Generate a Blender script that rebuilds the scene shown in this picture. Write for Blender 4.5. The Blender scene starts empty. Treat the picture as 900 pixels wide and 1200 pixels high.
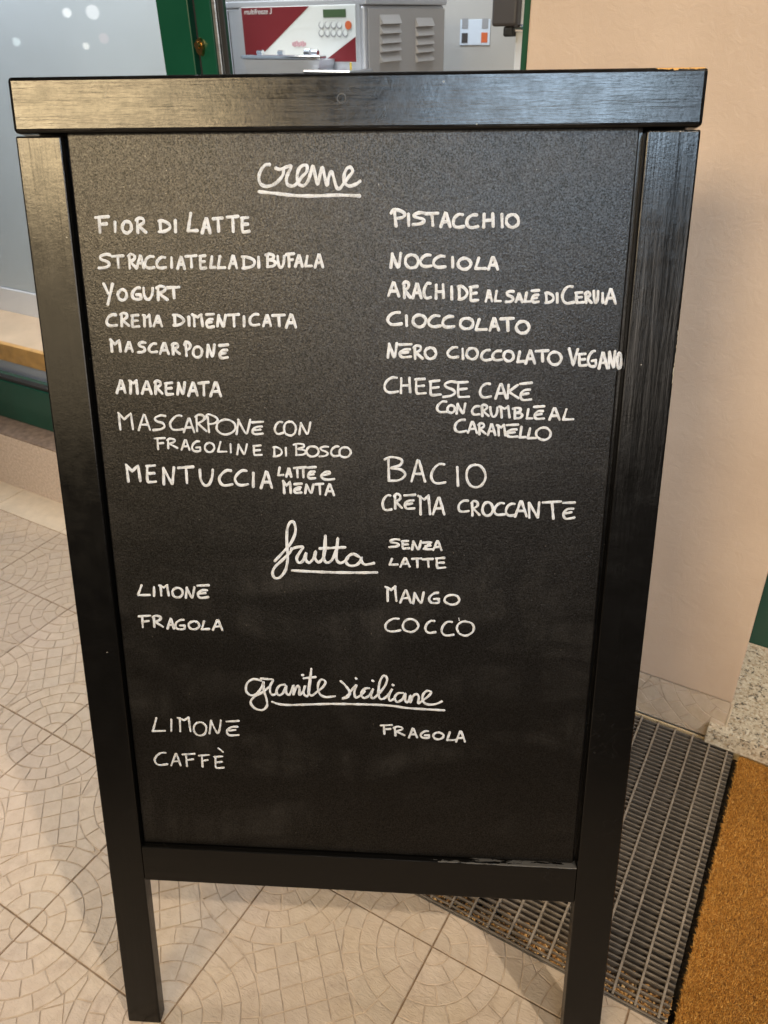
import bpy, bmesh, math, random
from mathutils import Vector, Matrix
import numpy as np

# ------------------------------------------------------------------ camera
W_PX, H_PX, F_PX = 900.0, 1200.0, 907.28
CAM = Vector((0.88947, -0.31398, 1.26273))
YAW, PITCH, ROLL = -0.5357, 0.5673, -0.0191
_f = Vector((math.sin(YAW)*math.cos(PITCH), math.cos(YAW)*math.cos(PITCH), -math.sin(PITCH)))
_r = Vector((math.cos(YAW), -math.sin(YAW), 0)); _u = _r.cross(_f)
CR = _r*math.cos(ROLL) + _u*math.sin(ROLL)
CU = -_r*math.sin(ROLL) + _u*math.cos(ROLL)
CF = _f
scene = bpy.context.scene
COL = scene.collection
cam_data = bpy.data.cameras.new('camera')
cam = bpy.data.objects.new('camera', cam_data)
COL.objects.link(cam)
cam.matrix_world = Matrix(((CR.x, CU.x, -CF.x, CAM.x), (CR.y, CU.y, -CF.y, CAM.y),
                           (CR.z, CU.z, -CF.z, CAM.z), (0, 0, 0, 1)))
cam_data.sensor_fit = 'HORIZONTAL'; cam_data.sensor_width = 36
cam_data.lens = F_PX/W_PX*36; cam_data.clip_start = 0.02; cam_data.clip_end = 200
cam_data.dof.use_dof = True
cam_data.dof.focus_distance = 0.98
cam_data.dof.aperture_fstop = 15.0
scene.camera = cam

# ------------------------------------------------------------------ world, lamps, exposure
world = bpy.data.worlds.new('World'); scene.world = world; world.use_nodes = True
bg = world.node_tree.nodes['Background']
bg.inputs[0].default_value = (0.92, 0.84, 0.78, 1); bg.inputs[1].default_value = 0.05
scene.view_settings.view_transform = 'Standard'
scene.view_settings.look = 'None'
scene.view_settings.exposure = 0.0
scene.view_settings.gamma = 1.0
scene.view_settings.use_curve_mapping = False

def aim(o, target):
    d = Vector(target) - o.location
    o.rotation_euler = d.to_track_quat('-Z', 'Y').to_euler()

def area(name, loc, target, sx, sy, watts, color, spread=180):
    l = bpy.data.lights.new(name, 'AREA'); l.shape = 'RECTANGLE'; l.size = sx; l.size_y = sy
    l.energy = watts; l.color = color; l.spread = math.radians(spread)
    o = bpy.data.objects.new(name, l); COL.objects.link(o); o.location = loc; aim(o, target)
    return o

def spot(name, loc, target, watts, color, radius=0.05, size=60, blend=0.5):
    l = bpy.data.lights.new(name, 'SPOT'); l.energy = watts; l.color = color
    l.shadow_soft_size = radius; l.spot_size = math.radians(size); l.spot_blend = blend
    o = bpy.data.objects.new(name, l); COL.objects.link(o); o.location = loc; aim(o, target)
    return o

def bulb(name, loc, watts, color, radius):
    l = bpy.data.lights.new(name, 'POINT'); l.energy = watts; l.color = color
    l.shadow_soft_size = radius
    o = bpy.data.objects.new(name, l); COL.objects.link(o); o.location = loc
    return o

area('shopfront_glow_warm', (0.24, -3.60, 2.88), (0.36, 0.36, 1.08), 1.70, 0.92, 16.5, (1.0, 0.76, 0.44), 50)
area('shopfront_glow_warm_low', (0.15, -3.66, 1.62), (0.30, 0.30, 1.0), 1.75, 1.0, 1.6, (1.0, 0.78, 0.48), 50)
area('street_glow_neutral', (2.30, -3.20, 1.92), (0.46, 0.38, 0.92), 1.9, 1.4, 5.6, (1.0, 0.87, 0.74), 55)
area('street_lamp_cool', (2.75, -2.60, 3.15), (0.58, 0.45, 1.15), 1.4, 0.70, 5.2, (0.62, 0.81, 1.0), 35)
spot('entrance_spot', (3.26, -0.47, 4.0), (0.70, 0.45, 0.25), 500, (1.0, 0.87, 0.70), 0.06, 36, 0.7)
spot('left_fill_spot', (-2.1, -0.5, 2.8), (-0.25, 0.55, 0.1), 195, (1.0, 0.88, 0.76), 0.35, 56, 0.9)  # added fill lamp: lifts the left floor, weakens the left stile's shadow
area('shop_ceiling_light', (-0.5, 1.75, 2.35), (-0.5, 1.9, 0.0), 1.6, 0.7, 44, (0.84, 0.91, 1.0))
area('display_fill', (-1.6, 1.105, 1.95), (-1.6, 1.35, 0.3), 2.4, 0.08, 27, (0.92, 0.95, 1.0))  # added lamp, placed to brighten the podium riser and backing panel

bulb('street_bulb', (-4.80, -2.50, 1.34), 0.25, (1.0, 0.98, 0.95), 0.032)
bulb('street_bulb', (-4.52, -2.50, 1.34), 0.40, (1.0, 0.98, 0.96), 0.048)
bulb('street_bulb', (-4.45, -2.50, 1.17), 0.07, (1.0, 0.55, 0.5), 0.035)
bulb('street_bulb', (-4.66, -2.50, 1.12), 0.12, (1.0, 0.95, 0.85), 0.024)
bulb('street_bulb', (-5.47, -2.50, 1.15), 0.14, (0.85, 1.0, 1.0), 0.03)

# ------------------------------------------------------------------ projection helpers (pixel of the photograph -> point on a real plane)
def ray(x, y):
    return (CF*F_PX + CR*(x-450) - CU*(y-600)).normalized()
def on_plane(x, y, P, n):
    d = ray(x, y); P = Vector(P); n = Vector(n)
    return CAM + d*((P-CAM).dot(n)/d.dot(n))
def atY(x, y, Y): return on_plane(x, y, (0, Y, 0), (0, 1, 0))
def atX(x, y, X): return on_plane(x, y, (X, 0, 0), (1, 0, 0))
def atZ(x, y, Z): return on_plane(x, y, (0, 0, Z), (0, 0, 1))

# ------------------------------------------------------------------ object helpers
def link(name, mesh, mats=None, parent=None, kind=None, label=None, cat=None, group=None, loc=None, smooth=False):
    o = bpy.data.objects.new(name, mesh); COL.objects.link(o)
    if mats is not None:
        for m in (mats if isinstance(mats, (list, tuple)) else [mats]): mesh.materials.append(m)
    if parent: o.parent = parent
    if kind: o['kind'] = kind
    if label: o['label'] = label
    if cat: o['category'] = cat
    if group: o['group'] = group
    if loc: o.location = loc
    if smooth:
        for p in mesh.polygons: p.use_smooth = True
    return o
def empty(name, loc, label=None, cat=None, kind=None, group=None):
    o = bpy.data.objects.new(name, None); COL.objects.link(o); o.location = loc; o.empty_display_size = 0.05
    if label: o['label'] = label
    if cat: o['category'] = cat
    if kind: o['kind'] = kind
    if group: o['group'] = group
    return o
def bm_mesh(bm, name='mesh'):
    me = bpy.data.meshes.new(name); bm.normal_update(); bm.to_mesh(me); bm.free(); return me
def add_box(bm, x0, x1, y0, y1, z0, z1, bevel=0.0, seg=2, mi=0):
    r = bmesh.ops.create_cube(bm, size=1)
    vs = r['verts']
    for v in vs:
        v.co = Vector(((x0+x1)/2+v.co.x*(x1-x0), (y0+y1)/2+v.co.y*(y1-y0), (z0+z1)/2+v.co.z*(z1-z0)))
    fs = list({f for v in vs for f in v.link_faces})
    for f in fs: f.material_index = mi
    if bevel > 0:
        es = list({e for v in vs for e in v.link_edges})
        r = bmesh.ops.bevel(bm, geom=es, offset=bevel, segments=seg, profile=0.5, affect='EDGES')
        for f in r['faces']: f.material_index = mi
def box_mesh(x0, x1, y0, y1, z0, z1, bevel=0.0, seg=2, name='mesh'):
    bm = bmesh.new(); add_box(bm, x0, x1, y0, y1, z0, z1, bevel, seg); return bm_mesh(bm, name)
def add_cyl(bm, p0, p1, r, n=16, r2=None):
    p0 = Vector(p0); p1 = Vector(p1); d = p1-p0
    q = d.to_track_quat('Z', 'Y').to_matrix().to_4x4()
    bmesh.ops.create_cone(bm, cap_ends=True, segments=n, radius1=r, radius2=(r if r2 is None else r2), depth=d.length,
                          matrix=Matrix.Translation((p0+p1)/2) @ q)

# ------------------------------------------------------------------ materials
class NT:
    def __init__(self, name):
        self.m = bpy.data.materials.new(name); self.m.use_nodes = True
        self.t = self.m.node_tree; self.b = self.t.nodes['Principled BSDF']
    def n(self, typ, **kw):
        nd = self.t.nodes.new(typ)
        for k, v in kw.items():
            if k == 'inp':
                for kk, vv in v.items():
                    if hasattr(vv, 'is_output'): self.t.links.new(vv, nd.inputs[kk])
                    else: nd.inputs[kk].default_value = vv
            else: setattr(nd, k, v)
        return nd
    def l(self, a, b): self.t.links.new(a, b)
    def coord(self, scale=(1, 1, 1), loc=(0, 0, 0), kind='Object'):
        tc = self.n('ShaderNodeTexCoord')
        mp = self.n('ShaderNodeMapping', inp={'Vector': tc.outputs[kind], 'Scale': scale, 'Location': loc})
        return mp.outputs[0]
    def noise(self, vec, scale, detail=4, rough=0.55, dist=0.0):
        return self.n('ShaderNodeTexNoise', inp={'Vector': vec, 'Scale': scale, 'Detail': detail, 'Roughness': rough, 'Distortion': dist}).outputs[0]
    def ramp(self, fac, stops):
        r = self.n('ShaderNodeValToRGB'); self.l(fac, r.inputs[0]); e = r.color_ramp.elements
        while len(e) < len(stops): e.new(0.5)
        for el, (p, c) in zip(e, stops):
            el.position = p; el.color = (*c, 1) if len(c) == 3 else c
        return r.outputs[0]
    def math(self, op, a, b=None, clamp=False):
        nd = self.n('ShaderNodeMath', operation=op, use_clamp=clamp)
        for i, v in enumerate((a, b)):
            if v is None: continue
            if hasattr(v, 'is_output'): self.l(v, nd.inputs[i])
            else: nd.inputs[i].default_value = v
        return nd.outputs[0]
    def maprange(self, v, a, b, c=0.0, d=1.0):
        return self.n('ShaderNodeMapRange', inp={'Value': v, 'From Min': a, 'From Max': b, 'To Min': c, 'To Max': d}).outputs[0]
    def mix(self, fac, a, b, mode='MIX'):
        nd = self.n('ShaderNodeMix', data_type='RGBA', blend_type=mode)
        for i, v in ((0, fac), (6, a), (7, b)):
            if hasattr(v, 'is_output'): self.l(v, nd.inputs[i])
            else: nd.inputs[i].default_value = v if not isinstance(v, tuple) else ((*v, 1) if len(v) == 3 else v)
        return nd.outputs[2]
    def base(self, v):
        if hasattr(v, 'is_output'): self.l(v, self.b.inputs['Base Color'])
        else: self.b.inputs['Base Color'].default_value = (*v, 1)
    def rough(self, v):
        if hasattr(v, 'is_output'): self.l(v, self.b.inputs['Roughness'])
        else: self.b.inputs['Roughness'].default_value = v
    def bump(self, h, strength=0.5, dist=0.001, prev=None):
        nd = self.n('ShaderNodeBump', inp={'Strength': strength, 'Distance': dist, 'Height': h})
        if prev is not None: self.l(prev, nd.inputs['Normal'])
        self.l(nd.outputs[0], self.b.inputs['Normal']); return nd.outputs[0]
    def sep(self, vec):
        return self.n('ShaderNodeSeparateXYZ', inp={0: vec}).outputs

BW = 0.6931          # board width
BH = 1.263           # board height along the lean

def mat_black_wood(name, along):
    k = NT(name)
    sc = (260, 260, 9) if along == 'z' else (9, 260, 260)
    v = k.coord(sc); raw = k.coord()
    grain = k.noise(v, 1.0, 5, 0.6, 0.3)
    pores = k.noise(k.coord((700, 700, 26) if along == 'z' else (26, 700, 700)), 1.0, 3, 0.6)
    fine = k.noise(raw, 420, 3, 0.6)
    blot = k.noise(raw, 9, 4, 0.6)
    x, y, z = k.sep(raw)
    # chipped paint: bare wood on the top right corner, pale nicks down the outer right edge
    chipn = k.noise(k.coord((1, 1, 1.6)), 95, 3, 0.7)
    top = k.math('MULTIPLY', k.maprange(z, BH-0.0052, BH-0.0008), k.maprange(x, 0.615, 0.65))
    top = k.math('GREATER_THAN', k.math('ADD', k.math('MULTIPLY', top, 0.46), chipn), 0.90)
    nickn = k.noise(k.coord((1, 1, 0.35)), 160, 4, 0.7)
    edge = k.math('MULTIPLY', k.maprange(x, BW-0.0026, BW-0.0008), k.maprange(k.math('ABSOLUTE', k.math('SUBTRACT', z, 0.985)), 0.10, 0.03))
    edge = k.math('GREATER_THAN', k.math('ADD', k.math('MULTIPLY', edge, 0.42), nickn), 0.93)
    specn = k.n('ShaderNodeTexVoronoi', feature='F1', inp={'Vector': raw, 'Scale': 26.0, 'Randomness': 1.0}).outputs[0]
    speck = k.math('LESS_THAN', specn, 0.022)
    basec = k.mix(blot, (0.0016, 0.0015, 0.0014), (0.0032, 0.0029, 0.0027))
    worn_glint = k.math('MULTIPLY', k.maprange(k.math('ABSOLUTE', k.math('SUBTRACT', z, 0.3200)), 0.0012, 0.0004), k.maprange(x, 0.30, 0.56))
    worn_glint = k.math('GREATER_THAN', k.math('ADD', k.math('MULTIPLY', worn_glint, 0.52), k.noise(k.coord((0.25, 1, 1)), 150, 4, 0.7)), 0.90)
    basec = k.mix(k.math('MULTIPLY', worn_glint, 0.18 if along == 'x' else 0.0), basec, (0.42, 0.40, 0.38))  # thin highlight on the bottom rail's dusty top edge, painted into the colour
    c = k.mix(top, basec, (0.50, 0.27, 0.085))
    c = k.mix(edge, c, (0.42, 0.36, 0.27))
    c = k.mix(k.math('MULTIPLY', speck, 0.6), c, (0.30, 0.29, 0.27))
    if along == 'x':        # filled screw hole on the top rail
        hx, hz = 0.3402, 1.2395
        dd = k.math('SQRT', k.math('ADD', k.math('POWER', k.math('SUBTRACT', x, hx), 2.0), k.math('POWER', k.math('SUBTRACT', z, hz), 2.0)))
        ring = k.math('LESS_THAN', k.math('ABSOLUTE', k.math('SUBTRACT', dd, 0.0042)), 0.0006)
        c = k.mix(k.math('MULTIPLY', ring, 0.4), c, (0.075, 0.072, 0.07))
    scr = k.noise(k.coord((1, 1, 1), (3, 1, 2)), 18, 2, 0.5, 2.5)
    scr = k.math('MULTIPLY', k.math('LESS_THAN', k.math('ABSOLUTE', k.math('SUBTRACT', scr, 0.5)), 0.0016), k.math('GREATER_THAN', k.noise(raw, 7, 2), 0.60))
    c = k.mix(k.math('MULTIPLY', scr, 0.16), c, (0.10, 0.095, 0.09))
    k.base(c)
    k.rough(k.maprange(k.noise(raw, 34, 4, 0.65), 0.3, 0.7, 0.15, 0.27))
    k.b.inputs['Specular IOR Level'].default_value = 0.30
    b0 = k.bump(k.noise(k.coord((60, 60, 3) if along == 'z' else (3, 60, 60)), 1.0, 3, 0.5, 0.4), 0.5, 0.0009)
    b1 = k.bump(grain, 0.5, 0.00045, b0)
    b2 = k.bump(pores, 0.45, 0.00020, b1)
    b3 = k.bump(k.noise(raw, 130, 5, 0.7), 0.30, 0.0005, b2)
    k.bump(fine, 0.4, 0.00014, b3)
    return k.m

def mat_panel():
    k = NT('blackboard_paint')
    raw = k.coord()
    g = k.noise(raw, 540, 3, 0.65)
    g2 = k.noise(k.coord((1, 1, 0.8)), 260, 2, 0.6)
    wipe = k.noise(k.coord((2.5, 1, 7), (0, 0, 3)), 1.6, 6, 0.62, 1.2)
    smear = k.noise(k.coord((14, 1, 3)), 1.5, 5, 0.65, 0.8)
    dust = k.n('ShaderNodeTexVoronoi', feature='F1', inp={'Vector': raw, 'Scale': 75.0, 'Randomness': 1.0}).outputs[0]
    dn = k.noise(raw, 11, 2)
    dust = k.math('MULTIPLY', k.math('LESS_THAN', dust, 0.045), k.math('GREATER_THAN', dn, 0.50))
    m = k.math('MULTIPLY', k.maprange(wipe, 0.46, 0.76), k.maprange(smear, 0.40, 0.70))
    c = k.mix(m, (0.0030, 0.0025, 0.0021), (0.020, 0.018, 0.016))
    c = k.mix(k.math('MULTIPLY', dust, 0.35), c, (0.22, 0.20, 0.18))
    k.base(c)
    k.rough(k.maprange(wipe, 0.3, 0.8, 0.27, 0.35))
    gl = k.noise(raw, 560, 2, 0.8)
    k.l(k.maprange(gl, 0.36, 0.68, 0.12, 0.46), k.b.inputs['Specular IOR Level'])
    b1 = k.bump(g, 0.8, 0.00042)
    k.bump(g2, 0.35, 0.00030, b1)
    return k.m

def mat_simple(name, col, rough=0.5, metal=0.0, bump=None, var=0.0, scale=30, spec=0.5, coat=0.0):
    k = NT(name)
    if var:
        n = k.noise(k.coord(), scale, 5, 0.6)
        lo = tuple(c*(1-var) for c in col); hi = tuple(min(1, c*(1+var)) for c in col)
        k.base(k.mix(k.maprange(n, 0.3, 0.7), lo, hi))
        k.rough(k.maprange(n, 0.25, 0.75, rough*0.88, min(1, rough*1.12)))
    else:
        k.base(col); k.rough(rough)
    k.b.inputs['Metallic'].default_value = metal
    k.b.inputs['Specular IOR Level'].default_value = spec
    if coat: k.b.inputs['Coat Weight'].default_value = coat
    if bump: k.bump(k.noise(k.coord(), bump[0], 4, 0.6), bump[1], bump[2])
    return k.m

def mat_tile(name):
    k = NT(name)
    geo = k.n('ShaderNodeNewGeometry')
    oi = k.n('ShaderNodeObjectInfo')
    pos = geo.outputs['Position']
    big = k.noise(pos, 3.5, 4, 0.6); mid = k.noise(pos, 38, 5, 0.62); fine = k.noise(pos, 330, 4, 0.7)
    isl = geo.outputs['Random Per Island']
    c = k.mix(k.maprange(mid, 0.3, 0.7), (0.43, 0.335, 0.245), (0.56, 0.46, 0.355))
    c = k.mix(k.math('MULTIPLY', isl, 0.32), c, (0.45, 0.40, 0.345))
    c = k.mix(k.math('MULTIPLY', k.maprange(big, 0.42, 0.68), 0.4), c, (0.54, 0.43, 0.38))
    c = k.mix(k.math('MULTIPLY', oi.outputs['Random'], 0.42), c, (0.34, 0.27, 0.20))
    st = k.noise(pos, 14, 6, 0.7, 0.6)
    c = k.mix(k.math('MULTIPLY', k.maprange(st, 0.56, 0.74), 0.50), c, (0.24, 0.18, 0.13))
    k.base(c); k.rough(k.maprange(big, 0.35, 0.65, 0.34, 0.60))
    # hammered stone relief: directional ridges + grit
    ridge = k.noise(k.n('ShaderNodeMapping', inp={'Vector': pos, 'Rotation': (0, 0, 0.6), 'Scale': (1, 2.4, 1)}).outputs[0], 75, 4, 0.6, 0.9)
    b1 = k.bump(ridge, 0.65, 0.0027)
    k.bump(fine, 0.40, 0.0009, b1)
    return k.m

def mat_granite():
    k = NT('granite')
    v = k.coord()
    a = k.n('ShaderNodeTexVoronoi', feature='F1', inp={'Vector': v, 'Scale': 210.0}).outputs[1]
    an = k.sep(a)[0]
    n = k.noise(v, 130, 5, 0.75); n2 = k.noise(v, 45, 3, 0.6)
    c = k.ramp(an, [(0.0, (0.42, 0.35, 0.26)), (0.35, (0.58, 0.53, 0.44)), (0.6, (0.33, 0.25, 0.17)), (0.85, (0.64, 0.60, 0.52)), (1.0, (0.46, 0.39, 0.29))])
    dark = k.maprange(k.math('ADD', n, k.math('MULTIPLY', n2, 0.35)), 0.725, 0.775)
    c = k.mix(dark, c, (0.07, 0.06, 0.05))
    k.base(c); k.rough(0.36); k.bump(n, 0.1, 0.0005); return k.m

def mat_plaster():
    k = NT('plaster_paint'); v = k.coord()
    n = k.noise(v, 5, 5, 0.6); r = k.noise(v, 46, 6, 0.62, 0.8); f = k.noise(v, 190, 3, 0.6)
    z = k.sep(v)[2]
    c = k.mix(k.maprange(n, 0.35, 0.68), (0.42, 0.318, 0.242), (0.47, 0.362, 0.28))
    stain = k.math('MULTIPLY', k.maprange(z, 0.5, 0.16), k.maprange(k.noise(v, 12, 5, 0.7), 0.42, 0.68))
    c = k.mix(k.math('MULTIPLY', stain, 0.45), c, (0.47, 0.36, 0.28))
    k.base(c); k.rough(0.62)
    b = k.bump(r, 0.5, 0.0022); k.bump(f, 0.25, 0.0007, b); return k.m

def mat_coir():
    k = NT('coir_fibre')
    geo = k.n('ShaderNodeNewGeometry')
    big = k.noise(geo.outputs['Position'], 9, 4, 0.6)
    c = k.ramp(geo.outputs['Random Per Island'], [(0, (0.27, 0.105, 0.017)), (0.35, (0.46, 0.20, 0.034)), (0.75, (0.60, 0.30, 0.06)), (1, (0.78, 0.48, 0.16))])
    c = k.mix(k.math('MULTIPLY', k.maprange(big, 0.4, 0.7), 0.35), c, (0.38, 0.18, 0.035))
    k.base(c); k.rough(0.75); k.b.inputs['Specular IOR Level'].default_value = 0.2; return k.m

def mat_brushed(name, col, rough, axis=(1, 1, 60), metal=1.0):
    k = NT(name); v = k.coord(axis)
    n = k.noise(v, 8, 4, 0.6)
    k.base(k.mix(n, tuple(c*0.85 for c in col), col)); k.b.inputs['Metallic'].default_value = metal
    k.rough(k.maprange(n, 0.3, 0.7, rough*0.8, rough*1.2)); return k.m

def mat_glass():
    k = NT('window_glass'); t = k.t
    t.nodes.remove(k.b)
    tr = k.n('ShaderNodeBsdfTransparent'); tr.inputs[0].default_value = (0.955, 0.965, 0.965, 1)
    gl = k.n('ShaderNodeBsdfGlossy'); gl.inputs['Roughness'].default_value = 0.012
    lw = k.n('ShaderNodeLayerWeight'); lw.inputs[0].default_value = 0.5
    fr = k.n('ShaderNodeMath', operation='MULTIPLY_ADD'); k.l(k.math('POWER', lw.outputs['Facing'], 5.0), fr.inputs[0])
    fr.inputs[1].default_value = 0.93; fr.inputs[2].default_value = 0.045
    mx = k.n('ShaderNodeMixShader'); k.l(fr.outputs[0], mx.inputs[0]); k.l(tr.outputs[0], mx.inputs[1]); k.l(gl.outputs[0], mx.inputs[2])
    k.l(mx.outputs[0], t.nodes['Material Output'].inputs[0]); return k.m

def mat_marker():
    k = NT('white_paint_marker'); raw = k.coord()
    a = k.noise(raw, 150, 5, 0.7); b = k.noise(raw, 700, 3, 0.7); c_ = k.noise(raw, 28, 3, 0.6)
    t = k.math('ADD', k.math('MULTIPLY', a, 0.6), k.math('MULTIPLY', b, 0.4))
    c = k.mix(k.maprange(t, 0.36, 0.52), (0.21, 0.215, 0.225), (0.425, 0.435, 0.465))
    c = k.mix(k.math('MULTIPLY', k.maprange(c_, 0.45, 0.75), 0.35), c, (0.30, 0.308, 0.325))
    k.base(c); k.rough(0.6); k.bump(b, 0.3, 0.0003); return k.m

M = dict(
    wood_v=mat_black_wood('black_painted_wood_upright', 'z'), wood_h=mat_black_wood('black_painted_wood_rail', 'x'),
    panel=mat_panel(),
    marker=mat_marker(),
    tile=mat_tile('embossed_tile'),
    groove=mat_simple('tile_groove', (0.43, 0.345, 0.265), 0.85, var=0.25, scale=60),
    grout=mat_simple('joint_grout', (0.22, 0.15, 0.095), 0.9, var=0.35, scale=70, bump=(300, 0.4, 0.001)),
    strip=mat_simple('cement_strip', (0.52, 0.44, 0.34), 0.7, var=0.12, scale=22, bump=(90, 0.35, 0.0015)),
    granite=mat_granite(), plaster=mat_plaster(),
    rough_stone=mat_simple('bush_hammered_stone', (0.46, 0.37, 0.30), 0.8, var=0.22, scale=120, bump=(140, 0.8, 0.004)),
    stone_top=mat_simple('dirty_stone_top', (0.17, 0.12, 0.09), 0.75, var=0.4, scale=60, bump=(120, 0.5, 0.002)),
    green=mat_simple('green_enamel', (0.003, 0.055, 0.028), 0.30, var=0.10, scale=6, bump=(160, 0.06, 0.0004)),
    green_dark=mat_simple('dark_green_enamel', (0.006, 0.045, 0.030), 0.22, var=0.15, scale=6, bump=(120, 0.08, 0.0004)),
    alu=mat_brushed('aluminium_trim', (0.72, 0.72, 0.70), 0.35),
    steel=mat_brushed('stainless_steel', (0.60, 0.60, 0.62), 0.42, metal=0.55),
    steel_side=mat_brushed('stainless_side', (0.52, 0.49, 0.47), 0.45, metal=0.45),
    chrome=mat_simple('polished_steel', (0.80, 0.81, 0.84), 0.14, metal=1.0),
    rubber=mat_simple('black_rubber', (0.012, 0.012, 0.013), 0.5),
    zinc=mat_simple('galvanised_bar', (0.27, 0.23, 0.19), 0.55, metal=0.2, var=0.30, scale=45, bump=(220, 0.3, 0.0006)),
    zinc_dark=mat_simple('galvanised_slat', (0.145, 0.122, 0.10), 0.6, metal=0.2, var=0.35, scale=38, bump=(220, 0.3, 0.0006)),
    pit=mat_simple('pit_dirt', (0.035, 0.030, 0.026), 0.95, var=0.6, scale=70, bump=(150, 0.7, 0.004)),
    coir=mat_coir(), coir_base=mat_simple('coir_backing', (0.20, 0.085, 0.018), 0.9, var=0.35, scale=160, bump=(300, 0.8, 0.003)),
    red=mat_simple('red_label', (0.155, 0.006, 0.010), 0.45),
    white=mat_simple('white_label', (0.66, 0.67, 0.64), 0.4), lcd=mat_simple('lcd_green', (0.06, 0.10, 0.045), 0.3),
    grey=mat_simple('grey_print', (0.28, 0.28, 0.29), 0.5), brass=mat_simple('brass', (0.45, 0.30, 0.12), 0.25, metal=1.0),
    paleblue=mat_simple('pale_blue_laminate', (0.46, 0.52, 0.57), 0.35, var=0.05, scale=3),
    lilac=mat_simple('pale_lilac_laminate', (0.42, 0.45, 0.53), 0.4),
    beige=mat_simple('beige_board', (0.62, 0.45, 0.30), 0.6, var=0.10, scale=12),
    pine=mat_simple('pine_edge', (0.58, 0.31, 0.09), 0.5, var=0.22, scale=30),
    pillar=mat_simple('white_enamel', (0.68, 0.69, 0.72), 0.4), dark=mat_simple('dark_plastic', (0.055, 0.047, 0.045), 0.4),
    inner=mat_simple('inner_wall_panel', (0.40, 0.385, 0.36), 0.5, var=0.05, scale=4),
    orange=mat_simple('orange_button', (0.55, 0.12, 0.04), 0.4), sky_card=mat_simple('notice_card', (0.56, 0.62, 0.70), 0.5),
    glass=mat_glass(),
)
def mat_debris():
    k = NT('dry_litter'); geo = k.n('ShaderNodeNewGeometry')
    k.base(k.ramp(geo.outputs['Random Per Island'], [(0, (0.10, 0.045, 0.015)), (0.3, (0.45, 0.22, 0.06)), (0.7, (0.66, 0.38, 0.13)), (1, (0.78, 0.60, 0.36))]))
    k.rough(0.8); return k.m
M['debris'] = mat_debris()

# ------------------------------------------------------------------ floor tiles
TS = 0.30
JOINT = 0.0027
def clip_poly(poly, n, d):                     # keep points with n.p <= d
    out = []
    for i in range(len(poly)):
        a, b = poly[i], poly[(i+1) % len(poly)]
        da, db = a[0]*n[0]+a[1]*n[1]-d, b[0]*n[0]+b[1]*n[1]-d
        if da <= 0: out.append(a)
        if (da < 0 < db) or (db < 0 < da):
            t = da/(da-db); out.append((a[0]+(b[0]-a[0])*t, a[1]+(b[1]-a[1])*t))
    return out
def area2(p): return 0.5*sum(p[i][0]*p[(i+1) % len(p)][1]-p[(i+1) % len(p)][0]*p[i][1] for i in range(len(p)))
def shrink(p, d):
    cx = sum(a[0] for a in p)/len(p); cy = sum(a[1] for a in p)/len(p)
    out = []
    for a in p:
        v = (a[0]-cx, a[1]-cy); L = math.hypot(*v) or 1e-6
        out.append((cx+v[0]*max(0, 1-d/L), cy+v[1]*max(0, 1-d/L)))
    return out
def tile_pieces(rng, s=TS, j=JOINT):
    lo, hi = j/2, s-j/2
    g = 0.00085
    R = [0.0, 0.100*s, 0.200*s, 0.298*s, 0.392*s, 0.484*s]
    NS = [1, 2, 3, 4, 5]
    res = []
    for cx, cy, a0 in ((0, 0, 0), (s, 0, 90), (s, s, 180), (0, s, 270)):
        for k in range(5):
            n = NS[k]; off = rng.uniform(-.12, .12)
            cuts = [0]+[(i+off+rng.uniform(-.13, .13))/n for i in range(1, n)]+[1]
            for i in range(n):
                t0 = math.radians(a0+90*cuts[i]); t1 = math.radians(a0+90*cuts[i+1])
                r0, r1 = R[k]+(g if k else 0), R[k+1]-g
                d0 = g/max(r0, .01); e0 = g/r1
                m = 4
                outer = [(cx+r1*math.cos(t), cy+r1*math.sin(t)) for t in np.linspace(t0+(e0 if i else 0), t1-(e0 if i < n-1 else 0), m)]
                if k == 0: inner = [(cx, cy)]
                else: inner = [(cx+r0*math.cos(t), cy+r0*math.sin(t)) for t in np.linspace(t1-(d0 if i < n-1 else 0), t0+(d0 if i else 0), m)]
                res.append(outer+inner)
    c = 0.112*s; rr = 0.484*s+g
    for i in range(-7, 8):
        for k in range(-7, 8):
            shift = 0.5*c*(0 if i % 2 else 0.0)
            a0, b0 = i*c+shift, k*c
            sq = [(a0+g, b0+g), (a0+c-g, b0+g), (a0+c-g, b0+c-g), (a0+g, b0+c-g)]
            th = math.pi/4
            P = [(s/2+x*math.cos(th)-y*math.sin(th), s/2+x*math.sin(th)+y*math.cos(th)) for x, y in sq]
            mx = sum(p[0] for p in P)/4; my = sum(p[1] for p in P)/4
            for qx, qy in ((0, 0), (s, 0), (s, s), (0, s)):
                L = math.hypot(mx-qx, my-qy)
                if L < 1e-6: P = []; break
                n = (-(mx-qx)/L, -(my-qy)/L)
                if L < rr+c:
                    P = clip_poly(P, n, n[0]*qx+n[1]*qy-rr)
                if len(P) < 3: break
            if len(P) >= 3: res.append(P)
    out = []
    for P in res:
        for n, d in (((-1, 0), -lo), ((1, 0), hi), ((0, -1), -lo), ((0, 1), hi)):
            P = clip_poly(P, n, d)
            if len(P) < 3: break
        if len(P) >= 3 and abs(area2(P)) > 2e-5: out.append(P)
    return out
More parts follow.
